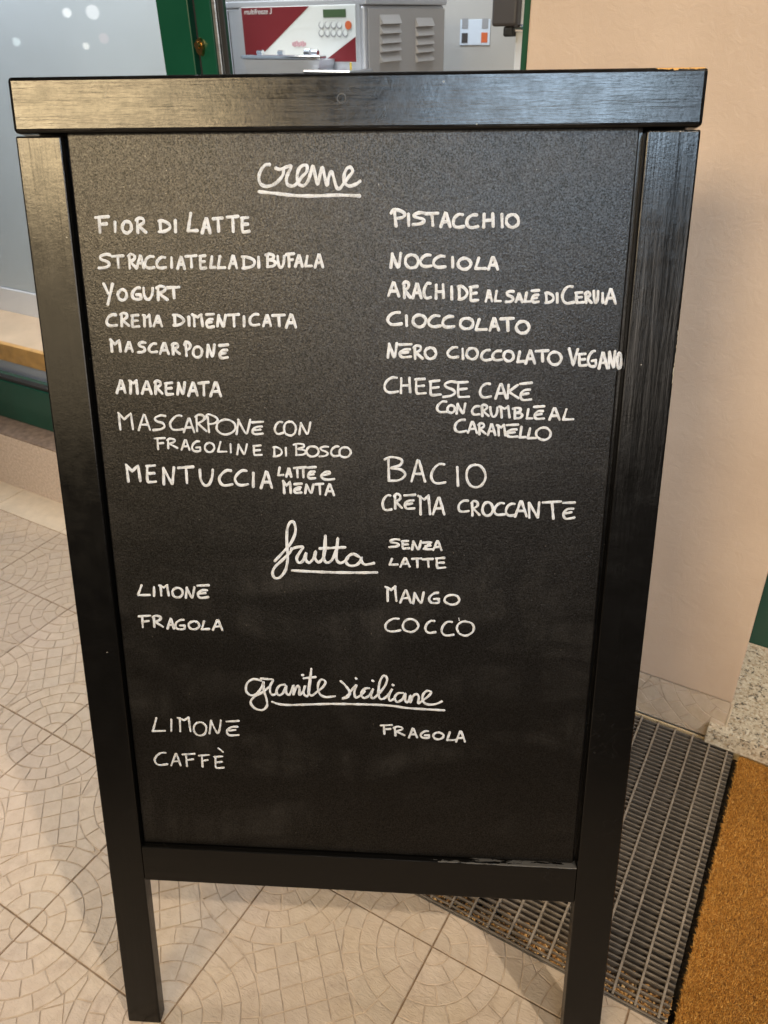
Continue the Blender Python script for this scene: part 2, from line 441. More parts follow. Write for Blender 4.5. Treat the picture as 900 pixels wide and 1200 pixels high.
def tile_mesh(seed, rect=None, name='tile_mesh'):
    rng = random.Random(seed)
    x0, y0, x1, y1 = rect or (0, 0, TS, TS)
    lo = JOINT/2
    bx0, by0, bx1, by1 = max(x0, lo), max(y0, lo), min(x1, TS-lo), min(y1, TS-lo)
    V = []; F = []; MI = []
    def addv(p, z): V.append((p[0], p[1], z)); return len(V)-1
    base = [addv(p, -0.0016) for p in ((bx0, by0), (bx1, by0), (bx1, by1), (bx0, by1))]
    bot = [addv(p, -0.012) for p in ((bx0, by0), (bx1, by0), (bx1, by1), (bx0, by1))]
    F.append(base); MI.append(1)
    for i in range(4):
        F.append([bot[i], bot[(i+1) % 4], base[(i+1) % 4], base[i]]); MI.append(1)
    for P in tile_pieces(rng):
        if rect:
            for n, d in (((-1, 0), -x0), ((1, 0), x1), ((0, -1), -y0), ((0, 1), y1)):
                P = clip_poly(P, n, d)
                if len(P) < 3: break
            if len(P) < 3 or abs(area2(P)) < 1e-5: continue
        if area2(P) < 0: P = P[::-1]
        dz = rng.uniform(-.0003, .0002); tx, ty = rng.uniform(-.012, .012), rng.uniform(-.012, .012)
        cx = sum(a[0] for a in P)/len(P); cy = sum(a[1] for a in P)/len(P)
        lowr = [addv(p, -0.0016) for p in P]
        top = [addv(p, dz+tx*(p[0]-cx)+ty*(p[1]-cy)) for p in shrink(P, 0.0008)]
        F.append(top); MI.append(0)
        n = len(P)
        for i in range(n):
            F.append([lowr[i], lowr[(i+1) % n], top[(i+1) % n], top[i]]); MI.append(0)
    me = bpy.data.meshes.new(name); me.from_pydata(V, [], F); me.update()
    me.materials.append(M['tile']); me.materials.append(M['groove'])
    me.polygons.foreach_set('material_index', MI)
    return me

PIT_X0, PIT_X1, PIT_Y0, PIT_Y1 = 0.302, 1.75, 0.368, 0.9585
BORDER_Y = 0.834
floor = empty('floor', (0, 0, 0), 'pale beige tiled floor embossed with cobble rosettes under the menu board', None, 'structure')
tmesh = [tile_mesh(i+11) for i in range(4)]
rng = random.Random(5)
cutcache = {}
def put_tile(i, k, rect=None):
    x, y = i*TS, k*TS
    if rect is None:
        q = rng.randrange(4); me = rng.choice(tmesh)
        o = bpy.data.objects.new('tile', me); COL.objects.link(o); o.parent = floor
        o.rotation_euler = (rng.uniform(-.0012, .0012), rng.uniform(-.0012, .0012), q*math.pi/2)
        off = {0: (0, 0), 1: (TS, 0), 2: (TS, TS), 3: (0, TS)}[q]
        o.location = (x+off[0], y+off[1], rng.uniform(-.0004, .0003))
    else:
        key = rect
        if key not in cutcache: cutcache[key] = tile_mesh(rng.randrange(999), rect)
        o = bpy.data.objects.new('tile', cutcache[key]); COL.objects.link(o); o.parent = floor
        o.location = (x, y, rng.uniform(-.0004, .0003))
for i in range(-10, 7):
    for k in range(-7, 3):
        if k <= 0: put_tile(i, k); continue
        if i < 1:
            if k == 1: put_tile(i, k)
            else: put_tile(i, k, (0, 0, TS, BORDER_Y-2*TS-.0016))
        else:
            if k == 1: put_tile(i, k, (0, 0, TS, PIT_Y0-.004-TS))
bm = bmesh.new()
for x0, x1, y0, y1 in ((-3.2, 2.3, -2.4, PIT_Y0-.004), (-3.2, PIT_X0-.003, PIT_Y0-.004, 0.98), (PIT_X1, 2.3, PIT_Y0-.004, 0.98)):
    add_box(bm, x0, x1, y0, y1, -0.06, -0.0022)
link('grout_bed', bm_mesh(bm), M['grout'], floor)
for i in range(-10, 1):
    link('border_slab', box_mesh(i*TS*1.0+.0012-.01, (i+1)*TS-.0012-.01 if i < 0 else PIT_X0-.003, BORDER_Y+.0016, 0.957, -0.012, -0.0004, 0.0012, 1), M['strip'], floor)

# pit under the grate
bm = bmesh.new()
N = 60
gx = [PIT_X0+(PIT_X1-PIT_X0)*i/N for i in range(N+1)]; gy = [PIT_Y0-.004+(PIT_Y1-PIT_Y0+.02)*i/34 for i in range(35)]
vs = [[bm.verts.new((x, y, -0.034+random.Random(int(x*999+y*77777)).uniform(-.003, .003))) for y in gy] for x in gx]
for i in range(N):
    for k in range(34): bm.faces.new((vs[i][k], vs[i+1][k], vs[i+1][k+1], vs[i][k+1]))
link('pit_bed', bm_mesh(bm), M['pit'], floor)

# ------------------------------------------------------------------ floor grate
grate = empty('floor_grate', (0.62, 0.66, 0), 'galvanised steel entrance grating with narrow slats set in the floor beside the doormat', 'floor grate')
GX0, GX1, GY0, GY1 = PIT_X0+.002, 0.953, PIT_Y0+.0, PIT_Y1-.0035
def gpart(name, me, m):
    o = link(name, me, m, grate); o.matrix_parent_inverse = Matrix.Translation((-0.62, -0.66, 0)); return o
pitch_b = 0.0345
bars = []
x = GX1-0.0125
while x > GX0+.004:
    bars.append(x); x -= pitch_b
bmesh_bar = box_mesh(-0.0019, 0.0019, GY0+.0045, GY1, -0.026, 0.0012, 0.0006, 1, 'bearing_bar_mesh')
bmesh_bar.materials.append(M['zinc'])
for x in bars:
    o = bpy.data.objects.new('bearing_bar', bmesh_bar); COL.objects.link(o); o.parent = grate
    o.matrix_parent_inverse = Matrix.Translation((-0.62, -0.66, 0)); o.location = (x+rng.uniform(-.0004, .0004), 0, 0)
slat = box_mesh(GX0, GX1, -0.0014, 0.0014, -0.022, -0.0008, 0.0004, 1, 'slat_mesh')
slat.materials.append(M['zinc_dark'])
ns = 55
for i in range(ns):
    y = GY0+0.010+(GY1-GY0-0.016)*i/(ns-1)
    o = bpy.data.objects.new('slat', slat); COL.objects.link(o); o.parent = grate
    o.matrix_parent_inverse = Matrix.Translation((-0.62, -0.66, 0))
    o.location = (0, y+rng.uniform(-.0003, .0003), rng.uniform(-.0005, .0003)); o.rotation_euler = (rng.uniform(-.05, .05), 0, rng.uniform(-.0008, .0008))
gpart('edge_bar', box_mesh(GX0-.001, GX1+.001, GY0, GY0+.0036, -0.028, -0.0002, 0.0006, 1), M['zinc_dark'])
gpart('edge_bar', box_mesh(PIT_X0, PIT_X1, PIT_Y1-.003, PIT_Y1, -0.028, 0.0015, 0.0006, 1), mat_simple('brass_edge', (0.52, 0.40, 0.24), 0.6, var=0.2, scale=40))
# angle frame lining the pit
bm = bmesh.new(); add_box(bm, PIT_X0-.002, PIT_X1, PIT_Y0-.0038, PIT_Y0-.001, -0.034, -0.0015)
gpart('angle_frame', bm_mesh(bm), M['zinc_dark'])

# dry litter caught in the grate (uncountable)
V = []; F = []
rl = random.Random(9)
def chip(c, s):
    R3 = Matrix.Rotation(rl.uniform(0, 6.3), 3, 'Z') @ Matrix.Rotation(rl.uniform(-.9, .9), 3, 'X') @ Matrix.Rotation(rl.uniform(-.9, .9), 3, 'Y')
    sx, sy, sz = s*rl.uniform(.7, 1.8), s*rl.uniform(.5, 1.0), s*rl.uniform(.2, .7)
    pts = [Vector((sx, 0, 0)), Vector((0, sy, 0)), Vector((-sx*rl.uniform(.6, 1), 0, 0)), Vector((0, -sy, 0)), Vector((0, 0, sz)), Vector((0, 0, -sz))]
    b = len(V)
    for p in pts: V.append(tuple(c+R3@p))
    for f in ((0, 1, 4), (1, 2, 4), (2, 3, 4), (3, 0, 4), (1, 0, 5), (2, 1, 5), (3, 2, 5), (0, 3, 5)): F.append([b+i for i in f])
for _ in range(12000):
    y = GY0+.006+abs(rl.gauss(0, .032)); x = rl.uniform(GX0, GX1)
    h = max(0, 1-(y-GY0)/.09)
    if y > GY1: continue
    chip(Vector((x, y, -0.033+h**.5*rl.uniform(.014, .0315))), rl.uniform(.0014, .0042))
for _ in range(900):
    chip(Vector((rl.uniform(GX0, GX1), rl.uniform(GY0, GY1), -0.031)), rl.uniform(.0008, .002))
me = bpy.data.meshes.new('litter'); me.from_pydata(V, [], F)
link('leaf_litter', me, M['debris'], None, 'stuff', 'orange brown dry litter and grit lying under the front of the steel grate', 'litter')

# ------------------------------------------------------------------ coir door mat
MX0, MX1, MY0, MY1 = 0.966, 1.72, PIT_Y0+.004, 0.944
mat_root = empty('door_mat', ((MX0+MX1)/2, (MY0+MY1)/2, 0), 'orange brown coir doormat beside the steel floor grate', 'doormat')
ofs = Matrix.Translation((-(MX0+MX1)/2, -(MY0+MY1)/2, 0))
o = link('mat_backing', box_mesh(MX0, MX1, MY0, MY1, -0.034, -0.004, 0.002, 1), M['coir_base'], mat_root); o.matrix_parent_inverse = ofs
nr = np.random.default_rng(3)
NB = 290000
px = MX0-0.001+(MX1-MX0)*nr.random(NB)**1.25; py = MY0+(MY1-MY0)*nr.random(NB)
bz = np.full(NB, -0.006); L = nr.uniform(.005, .0095, NB)
az = nr.uniform(0, 2*np.pi, NB); lean = nr.uniform(.25, 1.15, NB)
clump = np.sin(px*210+np.sin(py*90)*2)*np.sin(py*190+np.cos(px*130)*2)
lean = np.clip(lean+clump*.18, .1, 1.3)
edge = px < MX0+.006
L[edge] *= .9
dx, dy = np.cos(az), np.sin(az)
dirx, diry, dirz = dx*np.sin(lean), dy*np.sin(lean), np.cos(lean)
wid = nr.uniform(.00022, .00046, NB)
sx, sy = -dy*wid, dx*wid
P0 = np.stack([px-sx, py-sy, bz], 1); P1 = np.stack([px+sx, py+sy, bz], 1)
mxp = np.stack([px+dirx*L*.55, py+diry*L*.55, bz+dirz*L*.62], 1)
S3 = np.stack([sx, sy, np.zeros(NB)], 1)
P2 = mxp+S3; P3 = mxp-S3
tip = np.stack([px+dirx*L*1.1, py+diry*L*1.1, bz+dirz*L*.92], 1)
VV = np.stack([P0, P1, P2, P3, tip], 1).reshape(-1, 3)
me = bpy.data.meshes.new('coir_pile')
base = np.arange(NB)*5
quad = np.stack([base, base+1, base+2, base+3], 1); tri = np.stack([base+3, base+2, base+4], 1)
loops = np.concatenate([quad, tri], 1).reshape(-1)
me.vertices.add(len(VV)); me.vertices.foreach_set('co', VV.reshape(-1).astype(np.float32))
me.loops.add(len(loops)); me.loops.foreach_set('vertex_index', loops.astype(np.int32))
me.polygons.add(2*NB)
st = np.zeros(2*NB, np.int32); st[0::2] = np.arange(NB)*7; st[1::2] = np.arange(NB)*7+4
me.polygons.foreach_set('loop_start', st); me.update(calc_edges=True)
o = link('coir_pile', me, M['coir'], mat_root, 'stuff'); o.matrix_parent_inverse = ofs

# ------------------------------------------------------------------ plaster wall between display door and entrance
WX0, WX1, WY = 0.398, 0.923, 0.9597
wall = empty('plaster_wall', (0.66, 1.08, 0), 'peach beige plastered wall pier standing behind the right side of the menu board', 'wall')
wofs = Matrix.Translation((-0.66, -1.08, 0))
def plaster_mesh(x0, x1, y0, y1, z0, z1, nx, nz, seed):
    bm = bmesh.new()
    P = [(x0, z0), (x1, z0), (x1-.0085, 0.44), (x1-.0085, z1), (x0, z1)]
    f = bm.faces.new([bm.verts.new((x, y0, z)) for x, z in P])
    r = bmesh.ops.extrude_face_region(bm, geom=[f])
    bmesh.ops.translate(bm, verts=[v for v in r['geom'] if isinstance(v, bmesh.types.BMVert)], vec=(0, y1-y0, 0))
    bmesh.ops.recalc_face_normals(bm, faces=bm.faces)
    bmesh.ops.bevel(bm, geom=list(bm.edges), offset=0.003, segments=2, profile=0.5, affect='EDGES')
    return bm_mesh(bm)
o = link('plaster', plaster_mesh(WX0, WX1, WY-.002, 1.242, 0.114, 2.75, 60, 200, 1), M['plaster'], wall); o.matrix_parent_inverse = wofs
for a in o.data.polygons: a.use_smooth = False
o = link('wall_core', box_mesh(WX0+.006, WX1-.006, WY+.012, 1.25, -0.04, 0.1138), M['strip'], wall); o.matrix_parent_inverse = wofs
def skirting(x0, x1, seed, yoff):
    me = tile_mesh(seed, (x0, yoff, x1, yoff+.1085))
    o = link('skirting_tile', me, None, wall)
    return o
for (xa, xb, seed, ox) in ((0.0, 0.2985, 31, 0.624), (0.08, 0.2985, 32, 0.322)):
    o = skirting(xa, xb, seed, 0.16)
    o.matrix_parent_inverse = wofs
    o.matrix_basis = Matrix.Translation((ox, WY+.0, 0.0045-.16)) @ Matrix.Rotation(math.pi/2, 4, 'X')
o = link('joint_bead', box_mesh(0.9226, 0.9275, WY-.001, WY+.012, 0.046, 0.1135, 0.001, 1), M['strip'], wall); o.matrix_parent_inverse = wofs

# granite threshold, entrance jamb
link('granite_threshold', box_mesh(0.894, 1.9, 0.943, 1.46, 0.0018, 0.047, 0.0022, 2), M['granite'], None, None,
     'speckled cream granite threshold slab at the entrance behind the coir doormat', 'threshold')
jam = empty('entrance_door', (1.2, 1.26, 0.047), 'dark green door and jamb standing on the granite threshold at the far right edge', 'door')
jo = Matrix.Translation((-1.2, -1.26, -0.047))
for nm, b in (('jamb', (0.9165, 0.990, 1.243, 1.30, 0.0475, 2.3)), ('door_stile', (0.994, 1.075, 1.262, 1.30, 0.056, 2.25)),
              ('bottom_rail', (1.077, 1.7, 1.264, 1.298, 0.056, 0.24)), ('door_stile', (1.702, 1.78, 1.262, 1.30, 0.056, 2.25))):
    o = link(nm, box_mesh(*b, 0.003, 2), M['green_dark'], jam); o.matrix_parent_inverse = jo
o = link('glass_pane', box_mesh(1.0745, 1.703, 1.278, 1.284, 0.235, 2.2), M['glass'], jam); o.matrix_parent_inverse = jo
o = link('threshold_seal', box_mesh(0.9245, 1.78, 1.240, 1.2425, 0.0472, 0.0505), M['strip'], jam); o.matrix_parent_inverse = jo

# ------------------------------------------------------------------ stone plinth under the windows
PZ = 0.196
link('stone_plinth', box_mesh(-3.2, WX0-.003, 0.950, 1.20, -0.02, PZ-.006, 0.003, 2), M['rough_stone'], None, None,
     'rough pinkish stone plinth below the shop display window', 'plinth')
link('window_sill', box_mesh(-3.2, WX0-.003, 0.9495, 1.20, PZ-.0055, PZ, 0.0012, 1), M['stone_top'], None, None,
     'thin dirty brown stone sill slab lying on the rough plinth', 'sill')

# ------------------------------------------------------------------ display window at left
FY = 1.03
win = empty('display_window', (-1.8, FY, PZ), 'green framed shop display window left of the menu board', 'window')
wo = Matrix.Translation((1.8, -FY, -PZ))
GZ = 0.333
SX0, SX1 = -0.404, -0.318
for nm, b in (('frame_rail', (-3.2, SX0-.0008, FY, FY+.055, PZ+.001, GZ)), ('frame_stile', (SX0, SX1-.004, FY-.002, FY+.06, PZ+.001, 2.3)),
              ('frame_rail', (-3.2, SX0-.0008, FY, FY+.055, 2.2, 2.3))):
    o = link(nm, box_mesh(*b, 0.0025, 2), M['green_dark'] if b[5] < 1 else M['green'], win); o.matrix_parent_inverse = wo
o = link('glazing_seal', box_mesh(-3.2, SX0-.001, FY+.004, FY+.024, GZ+.0005, GZ+.010, .001, 1), M['rubber'], win); o.matrix_parent_inverse = wo
o = link('glass_pane', box_mesh(-3.2, SX0+.004, FY+.026, FY+.032, GZ-.01, 2.21), M['glass'], win); o.matrix_parent_inverse = wo

# display podium inside the window
DY = 1.16
z_bot = 0.19; z_edge0 = atY(0, 421, DY).z; z_edge1 = atY(0, 402, DY).z
back = atZ(0, 362, z_edge1).y
pod = empty('display_podium', (-1.9, 1.3, PZ), 'low beige display podium with pine edge inside the shop window', 'display stand')
po = Matrix.Translation((1.9, -1.3, -PZ))
for nm, b, m in (('riser', (-3.2, -0.75, DY+.006, DY+.02, PZ, z_edge0-.0005), 'lilac'),
                 ('edge_strip', (-3.2, -1.115, DY-.002, DY+.016, z_edge0, z_edge1), 'pine'),
                 ('edge_strip', (-1.113, -0.75, DY-.002, DY+.016, z_edge0, z_edge1), 'pine'),
                 ('podium_top', (-3.2, -0.75, DY+.0165, back, z_edge0, z_edge1-.001), 'beige')):
    o = link(nm, box_mesh(*b, 0.0012, 1), M[m], pod); o.matrix_parent_inverse = po
bp = empty('backing_panel', (-1.9, back, z_edge1), 'tall pale blue grey backing panel behind the display podium', 'panel')
bo = Matrix.Translation((1.9, -back, -z_edge1))
o = link('foot_strip', box_mesh(-3.4, -0.75, back+.001, back+.022, PZ, z_edge1+.085, .004, 2), M['pillar'], bp); o.matrix_parent_inverse = bo
o = link('panel', box_mesh(-3.4, -0.75, back+.006, back+.03, z_edge1+.0855, 2.3, .003, 1), M['paleblue'], bp); o.matrix_parent_inverse = bo

# ------------------------------------------------------------------ glazed service door
door = empty('service_door', (0.05, FY, PZ), 'green framed glazed shop door with small brass lock behind the board top', 'door')
do = Matrix.Translation((-0.05, -FY, -PZ))
DX0, DX1 = -0.306, -0.2665
RX = 0.384
for nm, b, m in (('door_stile', (DX0, DX1, FY-.002, FY+.045, PZ+.004, 2.28), 'green'), ('door_stile', (RX, WX0-.001, FY-.06, FY+.045, PZ+.004, 2.28), 'green'),
                 ('aluminium_bead', (DX1+.0005, DX1+.010, FY+.0, FY+.012, PZ+.25, 2.2), 'alu'),
                 ('rubber_seal', (DX1+.0105, DX1+.024, FY+.006, FY+.0095, PZ+.25, 2.2), 'rubber'),
                 ('bottom_panel', (DX1+.0005, RX-.001, FY+.004, FY+.04, PZ+.004, PZ+.2495), 'green'),
                 ('aluminium_bead', (RX-.012, RX-.001, FY+.002, FY+.04, PZ+.25, 2.2), 'alu'),
                 ('glass_pane', (DX1+.022, RX-.011, FY+.022, FY+.027, PZ+.251, 2.2), 'glass')):
    o = link(nm, box_mesh(*b, 0.0015 if nm != 'glass_pane' else 0, 1), M[m], door); o.matrix_parent_inverse = do
o = link('groove_seal', box_mesh(SX1-.0035, DX0-.0005, FY+.012, FY+.05, PZ+.004, 2.28), M['rubber'], door); o.matrix_parent_inverse = do
lp = atY(235.5, 55, FY-.002)
bm = bmesh.new()
add_cyl(bm, (lp.x, lp.y+.001, lp.z), (lp.x, lp.y-.006, lp.z), 0.0105, 24, 0.0090)
for v in bm.verts: v.co.z = lp.z+(v.co.z-lp.z)*1.55
add_cyl(bm, (lp.x, lp.y-.005, lp.z+.003), (lp.x, lp.y-.013, lp.z+.003), 0.0065, 20, .0055)
o = link('lock', bm_mesh(bm), M['brass'], door, smooth=False); o.matrix_parent_inverse = do

# ------------------------------------------------------------------ shop interior
link('shop_floor', box_mesh(-3.5, 0.905, 1.205, 3.2, 0.0, 0.19), M['beige'], None, 'structure', 'interior floor of the gelato shop')
link('entrance_floor', box_mesh(0.908, 2.2, 1.4605, 3.2, 0.0, 0.045), M['beige'], None, 'structure', 'floor inside the entrance')
bkY = 2.42
link('back_wall', box_mesh(-3.5, 2.2, bkY, bkY+.1, 0.19, 2.6), M['inner'], None, 'structure', 'greige panelled back wall inside the shop')
link('shop_ceiling', box_mesh(-3.5, 2.2, 1.30, 2.52, 2.62, 2.7), M['white'], None, 'structure', 'white ceiling inside the shop')
link('side_partition', box_mesh(1.95, 2.2, 1.3, 2.41, 0.191, 2.6), M['inner'], None, 'structure', 'partition wall closing the shop interior')
link('facade_header', box_mesh(-3.4, 2.4, 0.99, 1.29, 2.31, 2.95), M['plaster'], None, 'structure', 'plastered facade above the shop windows')

# batch freezer
KX, KY = -0.36, 1.74
mach = empty('gelato_batch_freezer', (KX-.23, KY+.2, 0.19), 'stainless gelato machine with red and white control panel seen over the board', 'machine')
mo = Matrix.Translation((-(KX-.23), -(KY+.2), -0.19))
def mpart(nm, me, m, parent=mach, smooth=False):
    o = link(nm, me, m, parent, smooth=smooth)
    if parent == mach: o.matrix_parent_inverse = mo
    return o
LX = atY(262, 20, KY).x
SYb = atX(520, 40, KX).y
topz = atY(428, 3.5, KY).z
mpart('body', box_mesh(LX, KX, KY, SYb, 0.19, topz-.004, .006, 2), [M['steel']])
mpart('side_panel', box_mesh(KX+.0005, KX+.004, KY+.012, SYb-.004, 0.3, topz-.012, .001, 1), M['steel_side'])
mpart('top_cover', box_mesh(LX-.004, KX+.007, KY-.004, SYb+.004, topz-.0035, topz+.012, .003, 2), M['steel'])
mpart('column_seam', box_mesh(atY(268, 20, KY).x-.001, atY(268, 20, KY).x+.001, KY-.0012, KY+.001, .3, topz-.01), M['dark'])
# panel face
c00 = atY(283, 9, KY-.004); c10 = atY(416.5, 5, KY-.004); c01 = atY(287, 73, KY-.004)
px0, px1, pz1 = c00.x, c10.x, (c00.z+c10.z)/2
pz0 = atY(417, 73, KY-.004).z
mpart('control_frame', box_mesh(px0-.012, px1+.012, KY-.003, KY+.002, pz0-.03, pz1+.008, .001, 1), M['steel'])
mpart('control_panel', box_mesh(px0, px1, KY-.006, KY-.0032, pz0, pz1, .0008, 1), M['white'])
def flat_poly(nm, pts, y, m, parent=mach):
    bm = bmesh.new()
    f = bm.faces.new([bm.verts.new((x, y, z)) for x, z in pts])
    r = bmesh.ops.extrude_face_region(bm, geom=[f]); bmesh.ops.translate(bm, verts=[v for v in r['geom'] if isinstance(v, bmesh.types.BMVert)], vec=(0, .0008, 0))
    bmesh.ops.recalc_face_normals(bm, faces=bm.faces)
    return mpart(nm, bm_mesh(bm), m, parent)
pY = KY-.0072
def pp(x, y): p = atY(x, y, pY); return (p.x, p.z)
xa = pp(362, 7)[0]; xb = pp(309, 62)[0]
flat_poly('red_field', [(px0+.001, pz1-.001), (xa, pz1-.001), (xb, pp(309, 62)[1]), (pp(305, 73)[0], pz0+.001), (px0+.001, pz0+.001)], pY, M['red'])
flat_poly('red_field', [(px1-.001, pp(416, 43)[1]), (px1-.001, pz0+.001), (pp(379, 72)[0], pz0+.001)], pY, M['red'])
a = pp(378.5, 11); b = pp(405.5, 20)
mpart('lcd_screen', box_mesh(a[0], b[0], pY-.0012, pY, b[1], a[1], .0004, 1), M['lcd'])
for row, yy in ((0, 29.5), (1, 39)):
    for i in range(5 if row else 4):
        x, z = pp(376.5+i*7.0, yy)
        bm = bmesh.new(); add_cyl(bm, (x, pY, z), (x, pY-.0016, z), .0082, 14)
        o = mpart('button', bm_mesh(bm), M['grey'])
        bm = bmesh.new(); add_cyl(bm, (x+.002, pY-.0012, z+.001), (x+.002, pY-.0022, z+.001), .0068, 14)
        mpart('button_face', bm_mesh(bm), M['white'])
x, z = pp(408.5, 29.5); bm = bmesh.new(); add_cyl(bm, (x, pY, z), (x, pY-.003, z), .0098, 18)
mpart('stop_button', bm_mesh(bm), M['orange'])
def text_mesh(s, size, shear=0.0):
    cu = bpy.data.curves.new('txt', 'FONT'); cu.body = s; cu.size = size; cu.shear = shear; cu.extrude = 0.0002
    ob = bpy.data.objects.new('txt', cu); COL.objects.link(ob)
    dg = bpy.context.evaluated_depsgraph_get(); me = bpy.data.meshes.new_from_object(ob.evaluated_get(dg))
    bpy.data.objects.remove(ob); return me
me = text_mesh('multifreeze 3', 0.0185, 0.25)
o = link('lettering', me, M['white'], mach); o.matrix_parent_inverse = mo
tp = pp(286, 17.0); o.matrix_basis = Matrix.Translation((tp[0], pY-.0006, tp[1])) @ Matrix.Rotation(math.pi/2, 4, 'X')
# small pink mark in the middle of the panel
bm = bmesh.new(); q0 = pp(342.5, 50); 
for i in range(7):
    add_box(bm, q0[0]+i*.0068, q0[0]+i*.0068+.0042, pY-.0010, pY+.0016, q0[1]-.008-(i % 2)*.002, q0[1]+.001+(i % 3)*.0015)
mpart('pink_mark', bm_mesh(bm), mat_simple('pink_print', (0.55, 0.30, 0.33), .5))
# outlet chute with polished bar
h0 = atY(286, 67, KY-.07); h1 = atY(379, 66, KY-.07)
bm = bmesh.new(); add_box(bm, h0.x, h1.x, KY-.085, KY-.055, h0.z-.004, h0.z+.006, .003, 2)
mpart('hopper_bar', bm_mesh(bm), M['chrome'])
for (xx, r) in ((305, .008), (329, .007), (361, .012), (369, .008)):
    bm = bmesh.new()
    p = atY(xx, 62, KY-.06); add_cyl(bm, (p.x-.008, KY-.06, p.z), (p.x+.010, KY-.06, p.z), r*.9, 14)
    mpart('hopper_hinge', bm_mesh(bm), M['chrome'])
bm = bmesh.new()
z0 = h0.z-.005
tops = [(h0.x+.006, KY-.083), (h1.x-.004, KY-.083), (h1.x-.004, KY-.008), (h0.x+.006, KY-.008)]
bots = [(h0.x+.04, KY-.07), (h1.x-.05, KY-.07), (h1.x-.05, KY-.008), (h0.x+.04, KY-.008)]
va = [bm.verts.new((x, y, z0)) for x, y in tops]; vb = [bm.verts.new((x, y, z0-.11)) for x, y in bots]
bm.faces.new(va); bm.faces.new(vb[::-1])
for i in range(4): bm.faces.new((va[i], vb[i], vb[(i+1) % 4], va[(i+1) % 4]))
bmesh.ops.recalc_face_normals(bm, faces=bm.faces)
mpart('hopper_chute', bm_mesh(bm), M['steel'])
r0 = atY(372, 80, KY-.05); r1 = atY(416, 79, KY-.05)
mpart('shelf_rim', box_mesh(r0.x, r1.x+.03, KY-.12, KY-.004, r0.z-.012, r0.z, .004, 2), M['chrome'])
y0 = atY(411, 76, KY-.02); bm = bmesh.new(); add_cyl(bm, (y0.x, KY-.02, y0.z-.02), (y0.x, KY-.02, y0.z+.006), .003, 10)
mpart('yellow_tab', bm_mesh(bm), mat_simple('yellow_plastic', (.6, .42, .05), .4))
# louvres on the side
sX = KX+.004
for c, (xa_, xb_, ys) in enumerate(((445, 468, (24, 35, 46.5, 56, 68)), (487, 506.5, (27, 38, 48.5, 57.5, 68)))):
    for yv in ys:
        a = atX(xa_, yv, sX); b = atX(xb_, yv, sX)
        hh = 0.0135
        bm = bmesh.new()
        y0_, y1_, zc = a.y, b.y, (a.z+b.z)/2
        P = [(sX, y0_, zc+hh), (sX, y1_, zc+hh), (sX+.010, y1_-.002, zc-hh*.55), (sX+.010, y0_+.002, zc-hh*.55), (sX, y1_, zc-hh*.75), (sX, y0_, zc-hh*.75)]
        v = [bm.verts.new(p) for p in P]
        for f in ((0, 3, 2, 1), (3, 5, 4, 2), (0, 5, 3), (1, 2, 4)): bm.faces.new([v[i] for i in f])
        bmesh.ops.recalc_face_normals(bm, faces=bm.faces)
        mpart('louvre', bm_mesh(bm), M['steel_side'])

# notice on the back wall
nY = bkY-.003
a = atY(539.5, 23, nY); b = atY(573.5, 53, nY)
nt = link('notice', box_mesh(a.x, b.x, nY, nY+.0025, b.z, a.z, .0008, 1), M['sky_card'], None, None,
          'small pale blue notice with four picture symbols on the shop back wall', 'notice')
for xx, yy, mm in ((545, 27.5, 'grey'), (568.5, 27.5, 'grey'), (544.5, 44.5, 'dark'), (567.5, 44, 'orange')):
    p = atY(xx, yy, nY-.001)
    link('picture_symbol', box_mesh(p.x-.011, p.x+.011, nY-.001, nY-.0002, p.z-.014, p.z+.014), M[mm], nt)
# dispenser
dYy = 1.95
a = atY(579.5, -60, dYy); b = atY(605, 31, dYy)
dsp = empty('paper_dispenser', ((a.x+b.x)/2, dYy, b.z), 'dark brown wall dispenser with black spout at the right of the shop opening', 'dispenser')
dd = Matrix.Translation((-(a.x+b.x)/2, -dYy, -b.z))
o = link('dispenser_body', box_mesh(a.x, b.x, dYy, dYy+.12, b.z, b.z+.34, .008, 3), M['dark'], dsp); o.matrix_parent_inverse = dd
s0 = atY(597, 37, dYy+.02)
bm = bmesh.new(); add_box(bm, s0.x-.016, s0.x+.012, dYy+.01, dYy+.06, s0.z-.012, s0.z+.012, .006, 2)
o = link('spout', bm_mesh(bm), M['rubber'], dsp); o.matrix_parent_inverse = dd
s1 = atY(607, 33, dYy+.02)
bm = bmesh.new(); add_cyl(bm, (s1.x-.012, dYy+.03, s1.z), (s1.x+.03, dYy+.03, s1.z), .010, 16)
o = link('tap', bm_mesh(bm), M['chrome'], dsp); o.matrix_parent_inverse = dd
# partition edge the dispenser hangs on
a = atY(604, 40, 1.98); b = atY(614, 40, 1.98)
link('partition_post', box_mesh(a.x, a.x+.30, 1.98, 2.05, 0.191, 2.6, .004, 2), M['pillar'], None, None, 'white inner partition post at the right of the shop opening', 'post')

# ------------------------------------------------------------------ the menu board
FOOT = Vector((0.25488, -0.02448, 0))
YB, LN = -0.4597, 0.2640
U = Vector((math.cos(YB), -math.sin(YB), 0)); BK = Vector((math.sin(YB), math.cos(YB), 0))
UP = Vector((0, 0, 1))*math.cos(LN) + BK*math.sin(LN)
NB_ = U.cross(UP)                       # front normal, towards the reader
BACK = -NB_
SWL, SWR = 0.0490, 0.0525
RB0, RB1 = 0.2638, 0.3205
STILE_TOP = 1.2085
TH = 0.021
board = empty('menu_board', FOOT, 'black wooden A-frame blackboard lettered in white with gelato flavours', 'menu board')
def frame_matrix(origin, x, y, z):
    return Matrix(((x.x, y.x, z.x, origin.x), (x.y, y.y, z.y, origin.y), (x.z, y.z, z.z, origin.z), (0, 0, 0, 1)))
MB_ = frame_matrix(FOOT, U, BACK, UP)
board.matrix_world = MB_
